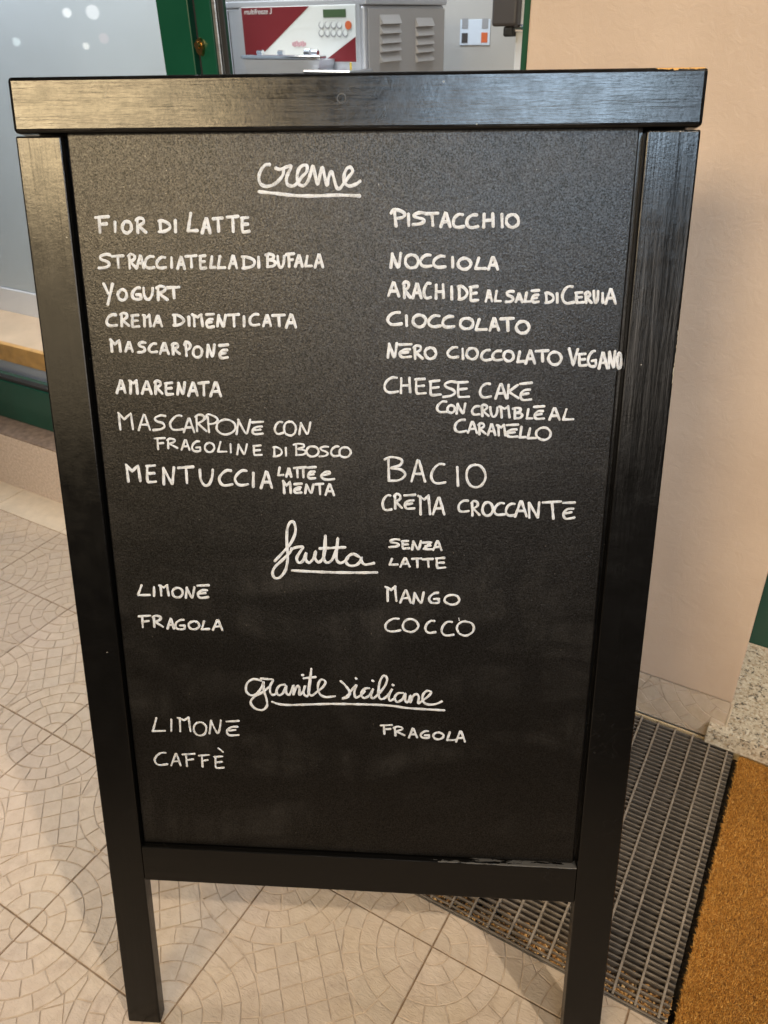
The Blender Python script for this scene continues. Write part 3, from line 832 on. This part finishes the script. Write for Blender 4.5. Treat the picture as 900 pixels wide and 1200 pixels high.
def bpart(nm, me, m, parent=board, label=None):
    return link(nm, me, m, parent, label=label)
def plank(x0, x1, y0, y1, z0, z1, bev, seed, n=None):
    return box_mesh(x0, x1, y0, y1, z0, z1, bev, 3)
def smoothed(o):
    o.data.shade_smooth() if hasattr(o.data, 'shade_smooth') else None
bpart('stile', plank(0, SWL, 0, TH, 0, STILE_TOP, .0022, 1), M['wood_v'])
bpart('stile', plank(BW-SWR, BW, 0, TH, -0.006, STILE_TOP, .0022, 2), M['wood_v'])
bpart('top_rail', plank(-.0005, BW+.0005, -0.0015, TH+.002, STILE_TOP+.0022, BH, .0042, 3), M['wood_h'], label='scratched top rail with bare wood chips at its right corner')
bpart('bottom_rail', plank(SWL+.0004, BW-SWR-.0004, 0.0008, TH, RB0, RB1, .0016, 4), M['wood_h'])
PREC = 0.0085
PX0, PX1 = SWL+.0018, BW-SWR-.0045
panel = bpart('writing_panel', box_mesh(PX0, PX1, PREC, PREC+.006, RB1+.0012, STILE_TOP+.004, .0018, 2), M['panel'])
bpart('backing_frame', box_mesh(SWL+.0002, BW-SWR-.0002, PREC+.0065, PREC+.009, RB1+.0004, STILE_TOP+.006), M['wood_v'])
# rear frame leaning the other way
RU = Vector((0, 0, 1))*math.cos(LN) - BK*math.sin(LN)
top_c = FOOT + UP*(BH-.012) + BACK*(TH+.003)
Hr = top_c.z/math.cos(LN)
rorg = top_c - RU*Hr
RN = -(U.cross(RU))                     # pointing to the inside
rm = MB_.inverted() @ frame_matrix(rorg, U, RN, RU)
def rpart(nm, me, m):
    o = link(nm, me, m, board); o.matrix_local = rm; return o
rpart('rear_stile', plank(0, SWL, -0, TH, 0, Hr-.05, .0022, 5), M['wood_v'])
rpart('rear_stile', plank(BW-SWR, BW, 0, TH, 0, Hr-.05, .0022, 6), M['wood_v'])
rpart('rear_top_rail', plank(0, BW, 0, TH+.002, Hr-.048, Hr-.004, .003, 7), M['wood_h'])
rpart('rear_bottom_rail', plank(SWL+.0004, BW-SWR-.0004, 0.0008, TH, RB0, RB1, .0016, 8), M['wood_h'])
rpart('rear_panel', box_mesh(SWL+.001, BW-SWR-.001, .008, .014, RB1+.001, Hr-.049), M['panel'])
for xx in (0.10, BW-0.10):
    bm = bmesh.new(); add_cyl(bm, (xx-.03, TH+.0035, BH-.004), (xx+.03, TH+.0035, BH-.004), .004, 12)
    bpart('hinge', bm_mesh(bm), M['alu'])
# filled screw hole and a few dents on the top rail, painted glint on the bottom rail's dusty edge
# ---- writing -------------------------------------------------------------
SURF = FOOT + BACK*PREC
def to_panel(x, y):
    p = on_plane(x, y, SURF, NB_) - FOOT
    return (p.dot(U), p.dot(UP))
PXM = 0.00086

def catmull(pts, sub=5):
    if len(pts) < 3: return pts
    out = []
    P = [pts[0]]+list(pts)+[pts[-1]]
    for i in range(1, len(P)-2):
        p0, p1, p2, p3 = P[i-1], P[i], P[i+1], P[i+2]
        for s in range(sub):
            t = s/sub
            out.append(tuple(0.5*((2*p1[k])+(-p0[k]+p2[k])*t+(2*p0[k]-5*p1[k]+4*p2[k]-p3[k])*t*t+(-p0[k]+3*p1[k]-3*p2[k]+p3[k])*t**3) for k in (0, 1)))
    out.append(pts[-1]); return out
def arc(cx, cy, rx, ry, a0, a1, n=12):
    return [(cx+rx*math.cos(math.radians(a0+(a1-a0)*i/n)), cy+ry*math.sin(math.radians(a0+(a1-a0)*i/n))) for i in range(n+1)]
# handwriting alphabet, unit box, y down; tuple (smooth?, points)
G = {
 'A': [[0, (0, 1), (.46, 0), (.56, .02), (1, 1)], [0, (.2, .66), (.82, .64)]],
 'B': [[0, (.18, .06), (.2, 1)], [1, (0, .08), (.35, 0), (.78, .10), (.74, .34), (.3, .47), (.78, .54), (.98, .76), (.7, .97), (.2, 1)]],
 'C': [[1, (.9, .03), (.55, .02), (.18, .24), (0, .58), (.12, .88), (.45, 1), (1, .93)]],
 'D': [[0, (.12, .06), (.16, .98)], [1, (0, .06), (.38, .06), (.85, .28), (1, .58), (.8, .84), (.4, .97), (.06, 1)]],
 'E': [[0, (0, .05), (.88, 0)], [1, (.1, .06), (.08, .5), (.12, .92), (.3, 1), (1, .96)], [0, (.1, .5), (.8, .46)]],
 'e': [[0, (0, .05), (1, .0)], [1, (.86, .40), (.4, .42), (.08, .62), (.06, .86), (.3, 1), (.96, .95)], [0, (.14, .68), (.72, .62)]],
 'F': [[0, (0, .06), (1, 0)], [0, (.28, .04), (.36, 1)], [0, (.32, .50), (.86, .45)]],
 'G': [[1, (.85, .02), (.5, .04), (.12, .32), (0, .66), (.2, .94), (.6, 1), (.95, .92), (.92, .62)], [0, (.48, .62), (.94, .60)]],
 'H': [[0, (.06, .04), (0, 1)], [0, (.94, 0), (1, .96)], [0, (.06, .52), (.94, .50)]],
 'I': [[0, (.5, 0), (.5, 1)]],
 'K': [[0, (.1, 0), (0, 1)], [0, (.95, .02), (.12, .52), (1, 1)]],
 'L': [[0, (.3, 0), (.0, .92)], [0, (0, .95), (1, .93)]],
 'M': [[0, (.04, .04), (.16, 1)], [0, (0, 0), (.42, .40), (.86, .04), (1, .98)]],
 'm': [[0, (.16, .06), (.2, 1)], [0, (0, .02), (.5, .22), (.86, .0)], [0, (.84, 0), (1, .98)]],
 'N': [[0, (.14, .04), (0, 1)], [1, (.12, .04), (.45, .62), (.72, .98), (.86, .7), (1, 0)]],
 'n': [[0, (0, .04), (.06, 1)], [0, (.02, .04), (.82, .98)], [0, (1, 0), (.86, .98)]],
 'O': [[1]+arc(.5, .5, .5, .5, -100, 266, 14)],
 'P': [[0, (.24, .12), (.34, 1)], [1, (0, .22), (.2, .0), (.7, .06), (1, .28), (.8, .48), (.3, .55)]],
 'R': [[0, (.1, .12), (.14, 1)], [1, (0, .14), (.3, 0), (.72, .08), (.74, .32), (.2, .54)], [0, (.22, .54), (1, .98)]],
 'S': [[1, (.92, .04), (.55, 0), (.12, .16), (.22, .38), (.7, .52), (.88, .74), (.6, .94), (0, 1)]],
 'T': [[0, (0, .06), (1, .0)], [0, (.52, .04), (.58, 1)]],
 'U': [[1, (0, 0), (.08, .6), (.34, 1), (.72, .94), (.95, .5), (1, .02)]],
 'V': [[0, (0, 0), (.42, 1), (1, .04)]],
 'Y': [[0, (0, 0), (.48, .46)], [0, (1, .02), (.48, 1)]],
 'Z': [[0, (0, .04), (.92, 0), (.05, .94), (1, 1)], [0, (.25, .5), (.8, .46)]],
 'c': [[1, (.12, .45), (.6, .3), (.62, .04), (.3, .06), (0, .5), (.14, .9), (.5, 1), (1, .92)]],
}
letter_rng = random.Random(21)
class Ink:
    def __init__(self): self.V = []; self.F = []
    def stroke(self, pts, width, h):
        # pts: panel coordinates (x, up) in metres; domed ribbon with round ends
        P = [pts[0]]
        for p in pts[1:]:
            if math.hypot(p[0]-P[-1][0], p[1]-P[-1][1]) > 1e-4: P.append(p)
        if len(P) < 2: P.append((P[0][0]+.0004, P[0][1]))
        # resample
        Q = [P[0]]
        for a, b in zip(P, P[1:]):
            L = math.hypot(b[0]-a[0], b[1]-a[1]); n = max(1, int(L/0.0016))
            for i in range(1, n+1): Q.append((a[0]+(b[0]-a[0])*i/n, a[1]+(b[1]-a[1])*i/n))
        P = Q; n = len(P)
        T = []
        for i in range(n):
            a = P[max(0, i-1)]; b = P[min(n-1, i+1)]
            d = (b[0]-a[0], b[1]-a[1]); L = math.hypot(*d) or 1; T.append((d[0]/L, d[1]/L))
        ph = letter_rng.uniform(0, 6); width *= 0.88
        prof = [(-1, 0), (-.86, .55), (-.45, .92), (0, 1), (.45, .92), (.86, .55), (1, 0)]
        rows = []
        ends = 4
        seq = []
        for k in range(ends):
            t = math.pi/2*(k+.35)/ends; seq.append((0, -math.cos(t), math.sin(t)))
        for i in range(n): seq.append((i, 0, 1))
        for k in range(ends-1, -1, -1):
            t = math.pi/2*(k+.35)/ends; seq.append((n-1, math.cos(t), math.sin(t)))
        for i, off, sc in seq:
            w = width/2*(1+.11*math.sin(ph+i*.45)+.06*math.sin(ph*2+i*1.1))
            c = (P[i][0]+T[i][0]*off*w, P[i][1]+T[i][1]*off*w); nx, ny = -T[i][1], T[i][0]
            row = []
            for u, hh in prof:
                self.V.append((c[0]+nx*u*w*sc, PREC-.00002-h*hh*sc, c[1]+ny*u*w*sc)); row.append(len(self.V)-1)
            rows.append(row)
        for r0, r1 in zip(rows, rows[1:]):
            for k in range(len(prof)-1): self.F.append((r0[k], r0[k+1], r1[k+1], r1[k]))
    def build(self, label):
        me = bpy.data.meshes.new('lettering'); me.from_pydata(self.V, [], self.F); me.update()
        bm = bmesh.new(); bm.from_mesh(me); bmesh.ops.recalc_face_normals(bm, faces=bm.faces); bm.to_mesh(me); bm.free()
        for p in me.polygons: p.use_smooth = True
        return link('lettering', me, M['marker'], panel, label=label)

def write(label, parts):
    ink = Ink()
    for (ox, oy, sc, wpx, letters) in parts:
        for L in letters:
            ch, x0, x1, y0, y1 = L
            hw = wpx*sc/2*.92
            X0, X1, Y0, Y1 = x0+hw, x1-hw, y0+hw, y1-hw
            if X1 < X0: X0 = X1 = (x0+x1)/2
            if ch == 'I': sl = (x1-x0)*.12
            for st in G[ch]:
                sm = st[0]; pts = st[1:]
                if ch == 'I' and (x1-x0) < 30: pts = [(.35, 0), (.6, 1)]
                q = [(X0+(X1-X0)*(px_+letter_rng.uniform(-.02, .02)), Y0+(Y1-Y0)*(py_+letter_rng.uniform(-.015, .015))) for px_, py_ in pts]
                q = [(ox+a/sc, oy+b/sc) for a, b in q]
                if sm: q = catmull(q, 4)
                q = [to_panel(*p) for p in q]
                ink.stroke(q, wpx*PXM*letter_rng.uniform(.94, 1.05), letter_rng.uniform(.00022, .00034))
    return ink.build(label)
def trace(label, ox, oy, sc, wpx, strokes):
    ink = Ink()
    for sm, *pts in strokes:
        q = [(ox+a/sc, oy+b/sc) for a, b in pts]
        if sm: q = catmull(q, 6)
        ink.stroke([to_panel(*p) for p in q], wpx*PXM, letter_rng.uniform(.00022, .00034))
    return ink.build(label)

A_ = (100, 170, 4.5); F_ = (240, 280, 4.5); E_ = (100, 320, 4.5); C_ = (440, 230, 4.5); D_ = (560, 310, 4.5)
G_ = (430, 350, 4.286); H_ = (440, 430, 3.4615); G1 = (120, 430, 5.294); G2 = (260, 470, 5.294)
S_ = (300, 600, 3.6); L4 = (140, 670, 5.625); L5 = (430, 670, 5.625); X6 = (270, 770, 3.333); X7 = (160, 830, 5.625)
w = 4.3
write('handwritten FIOR DI LATTE', [(*A_, w, [('F', 45, 130, 368, 472), ('I', 146, 168, 398, 467), ('O', 186, 252, 393, 472), ('R', 260, 328, 376, 470), ('D', 378, 456, 388, 467), ('I', 463, 487, 390, 465),
      ('L', 533, 598, 350, 467), ('A', 607, 667, 376, 472), ('T', 667, 731, 376, 464), ('T', 739, 813, 368, 465), ('E', 815, 872, 372, 467)])])
write('handwritten STRACCIATELLA DI BUFALA', [(*A_, 4.0, [('S', 64, 142, 568, 657), ('T', 132, 207, 575, 655), ('R', 219, 278, 568, 658), ('A', 264, 316, 573, 655), ('C', 306, 372, 578, 657), ('C', 368, 432, 583, 658),
      ('I', 445, 465, 586, 653), ('A', 478, 532, 580, 660), ('T', 521, 592, 575, 653), ('E', 595, 643, 575, 658), ('L', 652, 692, 580, 658), ('L', 692, 744, 580, 658)]),
      (*F_, 4.0, [('A', 120, 177, 80, 162), ('D', 187, 272, 83, 162), ('I', 273, 295, 88, 157), ('B', 312, 382, 72, 154), ('U', 376, 427, 83, 157), ('F', 423, 477, 70, 154), ('A', 470, 523, 76, 153), ('L', 523, 570, 83, 155), ('A', 573, 630, 73, 158)])])
write('handwritten YOGURT', [(*E_, w, [('Y', 88, 152, 48, 174), ('O', 163, 227, 78, 152), ('G', 238, 303, 68, 147), ('U', 298, 364, 70, 147), ('R', 368, 442, 60, 150), ('T', 424, 502, 66, 140)])])
write('handwritten CREMA DIMENTICATA', [(*E_, 4.1, [('C', 103, 174, 210, 287), ('R', 177, 238, 203, 288), ('E', 236, 292, 213, 292), ('m', 296, 352, 213, 288), ('A', 352, 412, 216, 288), ('D', 455, 527, 210, 285), ('I', 535, 558, 223, 284),
      ('m', 556, 628, 210, 288), ('e', 630, 685, 208, 294), ('N', 688, 748, 213, 290), ('T', 743, 817, 210, 287), ('I', 826, 848, 220, 287)]),
      (*F_, 4.1, [('C', 228, 294, 388, 464), ('A', 299, 357, 392, 467), ('T', 348, 427, 392, 467), ('A', 421, 489, 390, 474)])])
write('handwritten MASCARPONE on the fifth line', [(*E_, 4.2, [('M', 124, 194, 343, 422), ('A', 203, 257, 355, 422), ('S', 270, 328, 356, 427), ('C', 327, 385, 363, 427), ('A', 385, 447, 360, 434), ('R', 449, 505, 363, 435), ('P', 514, 562, 355, 444),
      ('O', 560, 624, 380, 454), ('N', 633, 690, 370, 450), ('e', 698, 760, 370, 457)])])
write('handwritten AMARENATA', [(*E_, 4.2, [('A', 158, 218, 557, 640), ('m', 222, 284, 558, 644), ('A', 290, 357, 562, 644), ('R', 357, 414, 560, 644), ('E', 413, 471, 570, 650), ('N', 478, 532, 570, 648), ('A', 536, 600, 567, 654), ('T', 588, 657, 568, 652), ('A', 652, 722, 568, 657)])])
write('thin handwritten MASCARPONE CON', [(*G1, 3.3, [('M', 88, 199, 276, 397), ('A', 216, 302, 288, 400), ('S', 310, 404, 293, 400), ('C', 413, 507, 293, 400), ('A', 498, 577, 310, 414), ('R', 568, 654, 288, 407), ('P', 628, 722, 288, 414), ('O', 700, 832, 318, 427)]),
      (*G2, 3.3, [('N', 83, 184, 106, 212), ('e', 180, 265, 120, 214), ('C', 320, 387, 120, 212), ('O', 376, 467, 120, 222), ('N', 473, 557, 126, 214)])])
write('thin handwritten FRAGOLINE DI BOSCO', [(*G1, 3.2, [('F', 316, 394, 433, 517), ('R', 393, 472, 438, 512), ('A', 483, 548, 446, 522), ('G', 548, 618, 453, 532), ('O', 628, 702, 463, 537), ('L', 710, 778, 458, 537), ('I', 784, 808, 473, 537)]),
      (*G2, 3.2, [('N', 88, 163, 260, 337), ('E', 186, 255, 268, 344), ('D', 310, 380, 275, 352), ('I', 386, 409, 283, 347), ('B', 438, 532, 256, 343), ('O', 518, 607, 273, 352), ('S', 598, 672, 273, 352), ('C', 670, 737, 273, 350), ('O', 720, 807, 278, 357)])])
write('large handwritten MENTUCCIA', [(*G1, 4.3, [('M', 136, 245, 597, 720), ('E', 262, 343, 600, 725), ('n', 367, 455, 615, 737), ('T', 459, 574, 610, 729), ('U', 594, 695, 627, 745), ('C', 715, 815, 629, 745)]),
      (*G2, 4.3, [('C', 72, 171, 419, 533), ('I', 178, 212, 436, 541), ('A', 232, 321, 427, 548)])])
write('small handwritten LATTE e MENTA', [(*G2, 3.9, [('L', 340, 390, 403, 472), ('A', 390, 440, 408, 478), ('T', 438, 494, 402, 482), ('T', 474, 532, 401, 482), ('e', 524, 590, 400, 490), ('c', 608, 706, 428, 497),
      ('M', 371, 438, 486, 580), ('e', 440, 504, 503, 580), ('N', 508, 578, 508, 580), ('T', 573, 638, 503, 587), ('A', 634, 705, 506, 592)])])
write('handwritten PISTACCHIO', [(*C_, w, [('P', 74, 163, 62, 164), ('I', 162, 188, 86, 164), ('S', 188, 274, 78, 157), ('T', 256, 337, 80, 162), ('A', 336, 402, 78, 168), ('C', 400, 474, 86, 174), ('C', 472, 547, 88, 174), ('H', 561, 630, 83, 170), ('I', 654, 682, 88, 170), ('O', 680, 764, 88, 172)])])
write('handwritten NOCCIOLA', [(*C_, w, [('N', 73, 143, 292, 384), ('O', 148, 234, 300, 387), ('C', 228, 304, 300, 380), ('C', 298, 377, 306, 384), ('I', 396, 418, 313, 381), ('O', 426, 512, 318, 394), ('L', 520, 588, 318, 393), ('A', 586, 653, 313, 394)])])
write('handwritten ARACHIDE AL SALE DI CERVIA', [(*C_, 4.2, [('A', 60, 132, 446, 534), ('R', 138, 192, 443, 543), ('A', 188, 251, 452, 545), ('C', 246, 300, 450, 547), ('H', 310, 368, 457, 547), ('I', 392, 412, 468, 550), ('D', 427, 492, 462, 553), ('E', 490, 550, 467, 560)]),
      (*D_, 3.9, [('A', 34, 82, 127, 202), ('L', 82, 128, 132, 204), ('S', 141, 198, 132, 206), ('A', 192, 242, 143, 205), ('L', 240, 284, 143, 206), ('e', 276, 330, 128, 207), ('D', 347, 407, 138, 210), ('I', 408, 429, 146, 208), ('C', 437, 512, 106, 212), ('E', 508, 564, 138, 210),
      ('R', 558, 607, 138, 210), ('U', 603, 642, 132, 208), ('I', 648, 669, 143, 207), ('A', 666, 735, 120, 212)])])
write('handwritten CIOCCOLATO', [(*G_, w, [('C', 95, 180, 60, 140), ('I', 188, 210, 78, 144), ('O', 223, 304, 73, 150), ('C', 301, 377, 76, 150), ('C', 371, 445, 80, 152), ('O', 460, 542, 90, 160), ('L', 540, 607, 96, 167), ('A', 608, 670, 90, 167), ('T', 663, 744, 90, 167), ('O', 742, 822, 106, 182)])])
write('handwritten NERO CIOCCOLATO VEGANO', [(*G_, 4.0, [('N', 98, 157, 216, 302), ('e', 156, 230, 220, 302), ('R', 228, 288, 228, 310), ('O', 283, 354, 238, 310), ('C', 398, 467, 236, 304), ('I', 470, 493, 246, 310), ('O', 493, 564, 240, 312)]),
      (*D_, 4.0, [('C', 11, 74, 442, 513), ('C', 69, 133, 446, 513), ('O', 127, 196, 448, 518), ('L', 202, 253, 453, 523), ('A', 244, 308, 443, 530), ('T', 298, 377, 446, 518), ('O', 364, 448, 453, 537), ('V', 474, 536, 436, 540), ('E', 523, 580, 463, 542),
      ('G', 573, 632, 448, 547), ('A', 630, 690, 456, 556), ('N', 682, 732, 450, 554), ('O', 727, 764, 458, 557)])])
write('handwritten CHEESE CAKE', [(*G_, 3.7, [('C', 80, 165, 388, 480), ('H', 163, 224, 390, 480), ('E', 236, 302, 395, 484), ('E', 308, 378, 405, 492), ('S', 378, 457, 410, 500), ('E', 446, 520, 410, 502), ('C', 560, 630, 418, 504), ('A', 638, 707, 420, 508), ('K', 698, 768, 426, 507), ('e', 762, 834, 416, 517)])])
write('small handwritten CON CRUMBLE AL', [(*H_, 3.7, [('C', 244, 297, 134, 190), ('O', 286, 328, 150, 192), ('N', 323, 370, 143, 194), ('C', 386, 428, 153, 200), ('R', 423, 465, 148, 205), ('U', 460, 500, 158, 207), ('m', 497, 550, 154, 210), ('B', 552, 602, 160, 214), ('L', 608, 642, 166, 217), ('e', 638, 690, 153, 217), ('A', 700, 752, 162, 220), ('L', 756, 808, 166, 222)])])
write('small handwritten CARAMELLO', [(*H_, 3.7, [('C', 316, 372, 208, 270), ('A', 370, 417, 216, 273), ('R', 412, 452, 223, 278), ('A', 450, 492, 226, 282), ('m', 488, 532, 230, 284), ('e', 526, 584, 228, 290), ('L', 580, 614, 238, 294), ('L', 612, 657, 243, 297), ('O', 646, 717, 240, 302)])])
write('large handwritten BACIO', [(*H_, 3.9, [('B', 30, 130, 360, 467), ('A', 140, 207, 373, 470), ('C', 220, 290, 386, 480), ('I', 322, 345, 400, 488), ('O', 363, 452, 390, 494)])])
write('handwritten CREMA CROCCANTE', [(*H_, 3.9, [('C', 23, 70, 513, 588), ('R', 70, 114, 510, 580), ('e', 112, 166, 513, 582), ('m', 168, 228, 516, 604), ('A', 228, 286, 523, 604), ('C', 330, 384, 536, 594), ('R', 383, 428, 538, 608), ('O', 428, 482, 543, 610), ('C', 476, 532, 546, 607), ('C', 523, 574, 548, 610),
      ('A', 560, 620, 538, 612), ('n', 616, 670, 543, 617), ('T', 673, 757, 540, 622), ('e', 755, 814, 543, 622)])])
write('small handwritten SENZA LATTE', [(*S_, 3.7, [('S', 556, 614, 109, 154), ('E', 610, 652, 116, 160), ('N', 652, 702, 116, 164), ('Z', 698, 750, 122, 164), ('A', 742, 789, 116, 167), ('L', 558, 603, 192, 230), ('A', 603, 654, 188, 237), ('T', 652, 704, 190, 238), ('T', 698, 752, 192, 238), ('E', 753, 805, 188, 242)])])
write('handwritten LIMONE under frutta', [(*L4, 4.0, [('L', 113, 208, 78, 168), ('I', 212, 244, 90, 170), ('m', 252, 334, 78, 168), ('O', 338, 427, 96, 180), ('N', 426, 504, 92, 182), ('e', 504, 597, 78, 182)])])
write('handwritten FRAGOLA under frutta', [(*L4, 4.0, [('F', 118, 213, 280, 377), ('R', 210, 298, 280, 374), ('A', 306, 370, 298, 385), ('G', 358, 442, 306, 390), ('O', 446, 537, 316, 390), ('L', 533, 600, 316, 392), ('A', 606, 688, 308, 394)])])
write('handwritten MANGO', [(*L5, 3.9, [('m', 113, 205, 88, 204), ('A', 210, 300, 110, 214), ('N', 296, 385, 128, 217), ('G', 400, 488, 128, 217), ('O', 503, 620, 143, 227)])])
write('handwritten COCCO', [(*L5, 3.7, [('C', 110, 230, 298, 403), ('O', 228, 347, 302, 407), ('C', 376, 461, 313, 414), ('C', 483, 578, 318, 430), ('O', 583, 714, 318, 430)])])
write('handwritten FRAGOLA under granite siciliane', [(*X6, 3.7, [('F', 581, 635, 260, 305), ('R', 633, 686, 266, 312), ('A', 692, 735, 273, 320), ('G', 738, 783, 283, 322), ('O', 786, 838, 289, 327), ('L', 842, 885, 288, 332), ('A', 876, 922, 284, 336)])])
write('handwritten LIMONE under granite siciliane', [(*X7, 3.6, [('L', 98, 198, 56, 165), ('I', 212, 247, 66, 160), ('m', 262, 365, 50, 162), ('O', 368, 470, 83, 189), ('N', 473, 565, 70, 177), ('e', 583, 684, 73, 189)])])
write('handwritten CAFFE with a grave accent', [(*X7, 3.6, [('C', 110, 210, 283, 384), ('A', 220, 300, 290, 387), ('F', 296, 392, 290, 392), ('F', 403, 487, 298, 394), ('E', 506, 583, 308, 404)])])
trace('accent and tick marks', *X7, 3.4, [[0, (540, 264), (570, 288)]])
trace('cursive heading creme', 270, 170, 4.5, 4.3, [
    [1, (206, 103), (182, 106), (160, 135), (150, 170), (158, 203), (186, 218), (222, 211), (252, 190), (276, 158), (280, 128)],
    [1, (240, 122), (262, 128), (300, 114), (320, 112), (312, 135), (298, 165), (296, 195), (308, 213), (332, 215), (352, 200), (375, 170), (402, 140), (404, 112), (385, 106), (362, 125), (352, 165), (358, 202), (384, 214), (408, 192), (422, 150), (434, 110), (444, 145), (460, 208), (472, 160), (486, 118), (496, 160), (510, 213), (518, 170), (532, 140), (544, 170), (558, 218), (574, 231), (596, 205), (622, 170), (644, 140), (634, 118), (614, 124), (600, 158), (602, 198), (628, 216), (662, 206), (684, 190)],
    [1, (152, 246), (230, 254), (340, 266), (450, 268), (560, 264), (680, 268)]])
trace('cursive heading frutta', *S_, 4.4, [
    [1, (80, 206), (112, 172), (146, 132), (166, 86), (162, 48), (146, 42), (132, 72), (130, 130), (134, 190), (126, 240), (104, 274), (80, 278), (70, 258), (80, 232), (112, 202), (142, 172), (150, 155)],
    [1, (148, 160), (166, 150), (198, 148), (186, 168), (172, 194), (180, 214), (198, 206), (212, 172), (210, 200), (224, 214), (242, 196), (252, 166), (250, 196), (264, 212), (282, 196), (292, 160), (293, 100)],
    [1, (293, 102), (288, 150), (286, 196), (300, 214), (322, 200), (338, 160), (345, 110), (341, 160), (340, 200), (356, 215), (376, 206), (388, 192)],
    [0, (270, 154), (375, 149)],
    [1, (436, 190), (410, 177), (386, 190), (380, 212), (398, 227), (426, 222), (442, 204), (444, 190), (446, 210), (462, 222), (497, 216)],
    [1, (152, 247), (300, 254), (420, 256), (510, 255)]])
trace('cursive heading granite siciliane', *X6, 4.0, [
    [1, (120, 92), (90, 86), (66, 102), (61, 130), (78, 149), (102, 143), (122, 118), (129, 96), (131, 130), (142, 168), (142, 192), (124, 207), (96, 200), (79, 178), (92, 156), (124, 138), (150, 118)],
    [1, (120, 84), (146, 86), (166, 90), (156, 112), (156, 138), (168, 148), (182, 138)],
    [1, (212, 108), (192, 112), (180, 132), (188, 149), (206, 140), (218, 112), (218, 138), (230, 147), (242, 122), (246, 112), (246, 148), (254, 124), (264, 112), (270, 122), (270, 148), (284, 134), (292, 112), (286, 136), (292, 150), (306, 142), (316, 46)],
    [1, (314, 60), (307, 110), (305, 138), (318, 150), (338, 136), (362, 116), (371, 96), (354, 88), (342, 112), (348, 142), (370, 156), (408, 153)],
    [0, (286, 83), (332, 78)], [0, (281, 70), (284, 71)],
    [1, (431, 94), (450, 112), (466, 136), (460, 156), (438, 162), (456, 152), (478, 124), (492, 110), (484, 138), (490, 158), (508, 150), (524, 134)],
    [1, (542, 122), (524, 124), (511, 142), (520, 160), (542, 150), (558, 124), (549, 148), (556, 162), (576, 146), (604, 112), (612, 84), (598, 73), (584, 96), (578, 140), (586, 164), (606, 158), (622, 140), (632, 124), (620, 148), (622, 170), (642, 162)],
    [0, (490, 83), (492, 85)], [0, (555, 92), (558, 94)], [0, (634, 108), (636, 110)],
    [1, (674, 140), (654, 142), (642, 158), (650, 175), (670, 166), (684, 142), (682, 166), (692, 177), (704, 150), (703, 178), (714, 152), (728, 145), (736, 156), (734, 180), (750, 170), (774, 152), (784, 138), (768, 132), (752, 148), (752, 172), (770, 185), (800, 184), (825, 174)],
    [1, (163, 175), (220, 187), (400, 183), (600, 188), (700, 200), (835, 208)]])
trace('faint tick over cocco', *L5, 1.6, [[0, (606, 306), (609, 322)]])

scene.cycles.max_bounces = 8
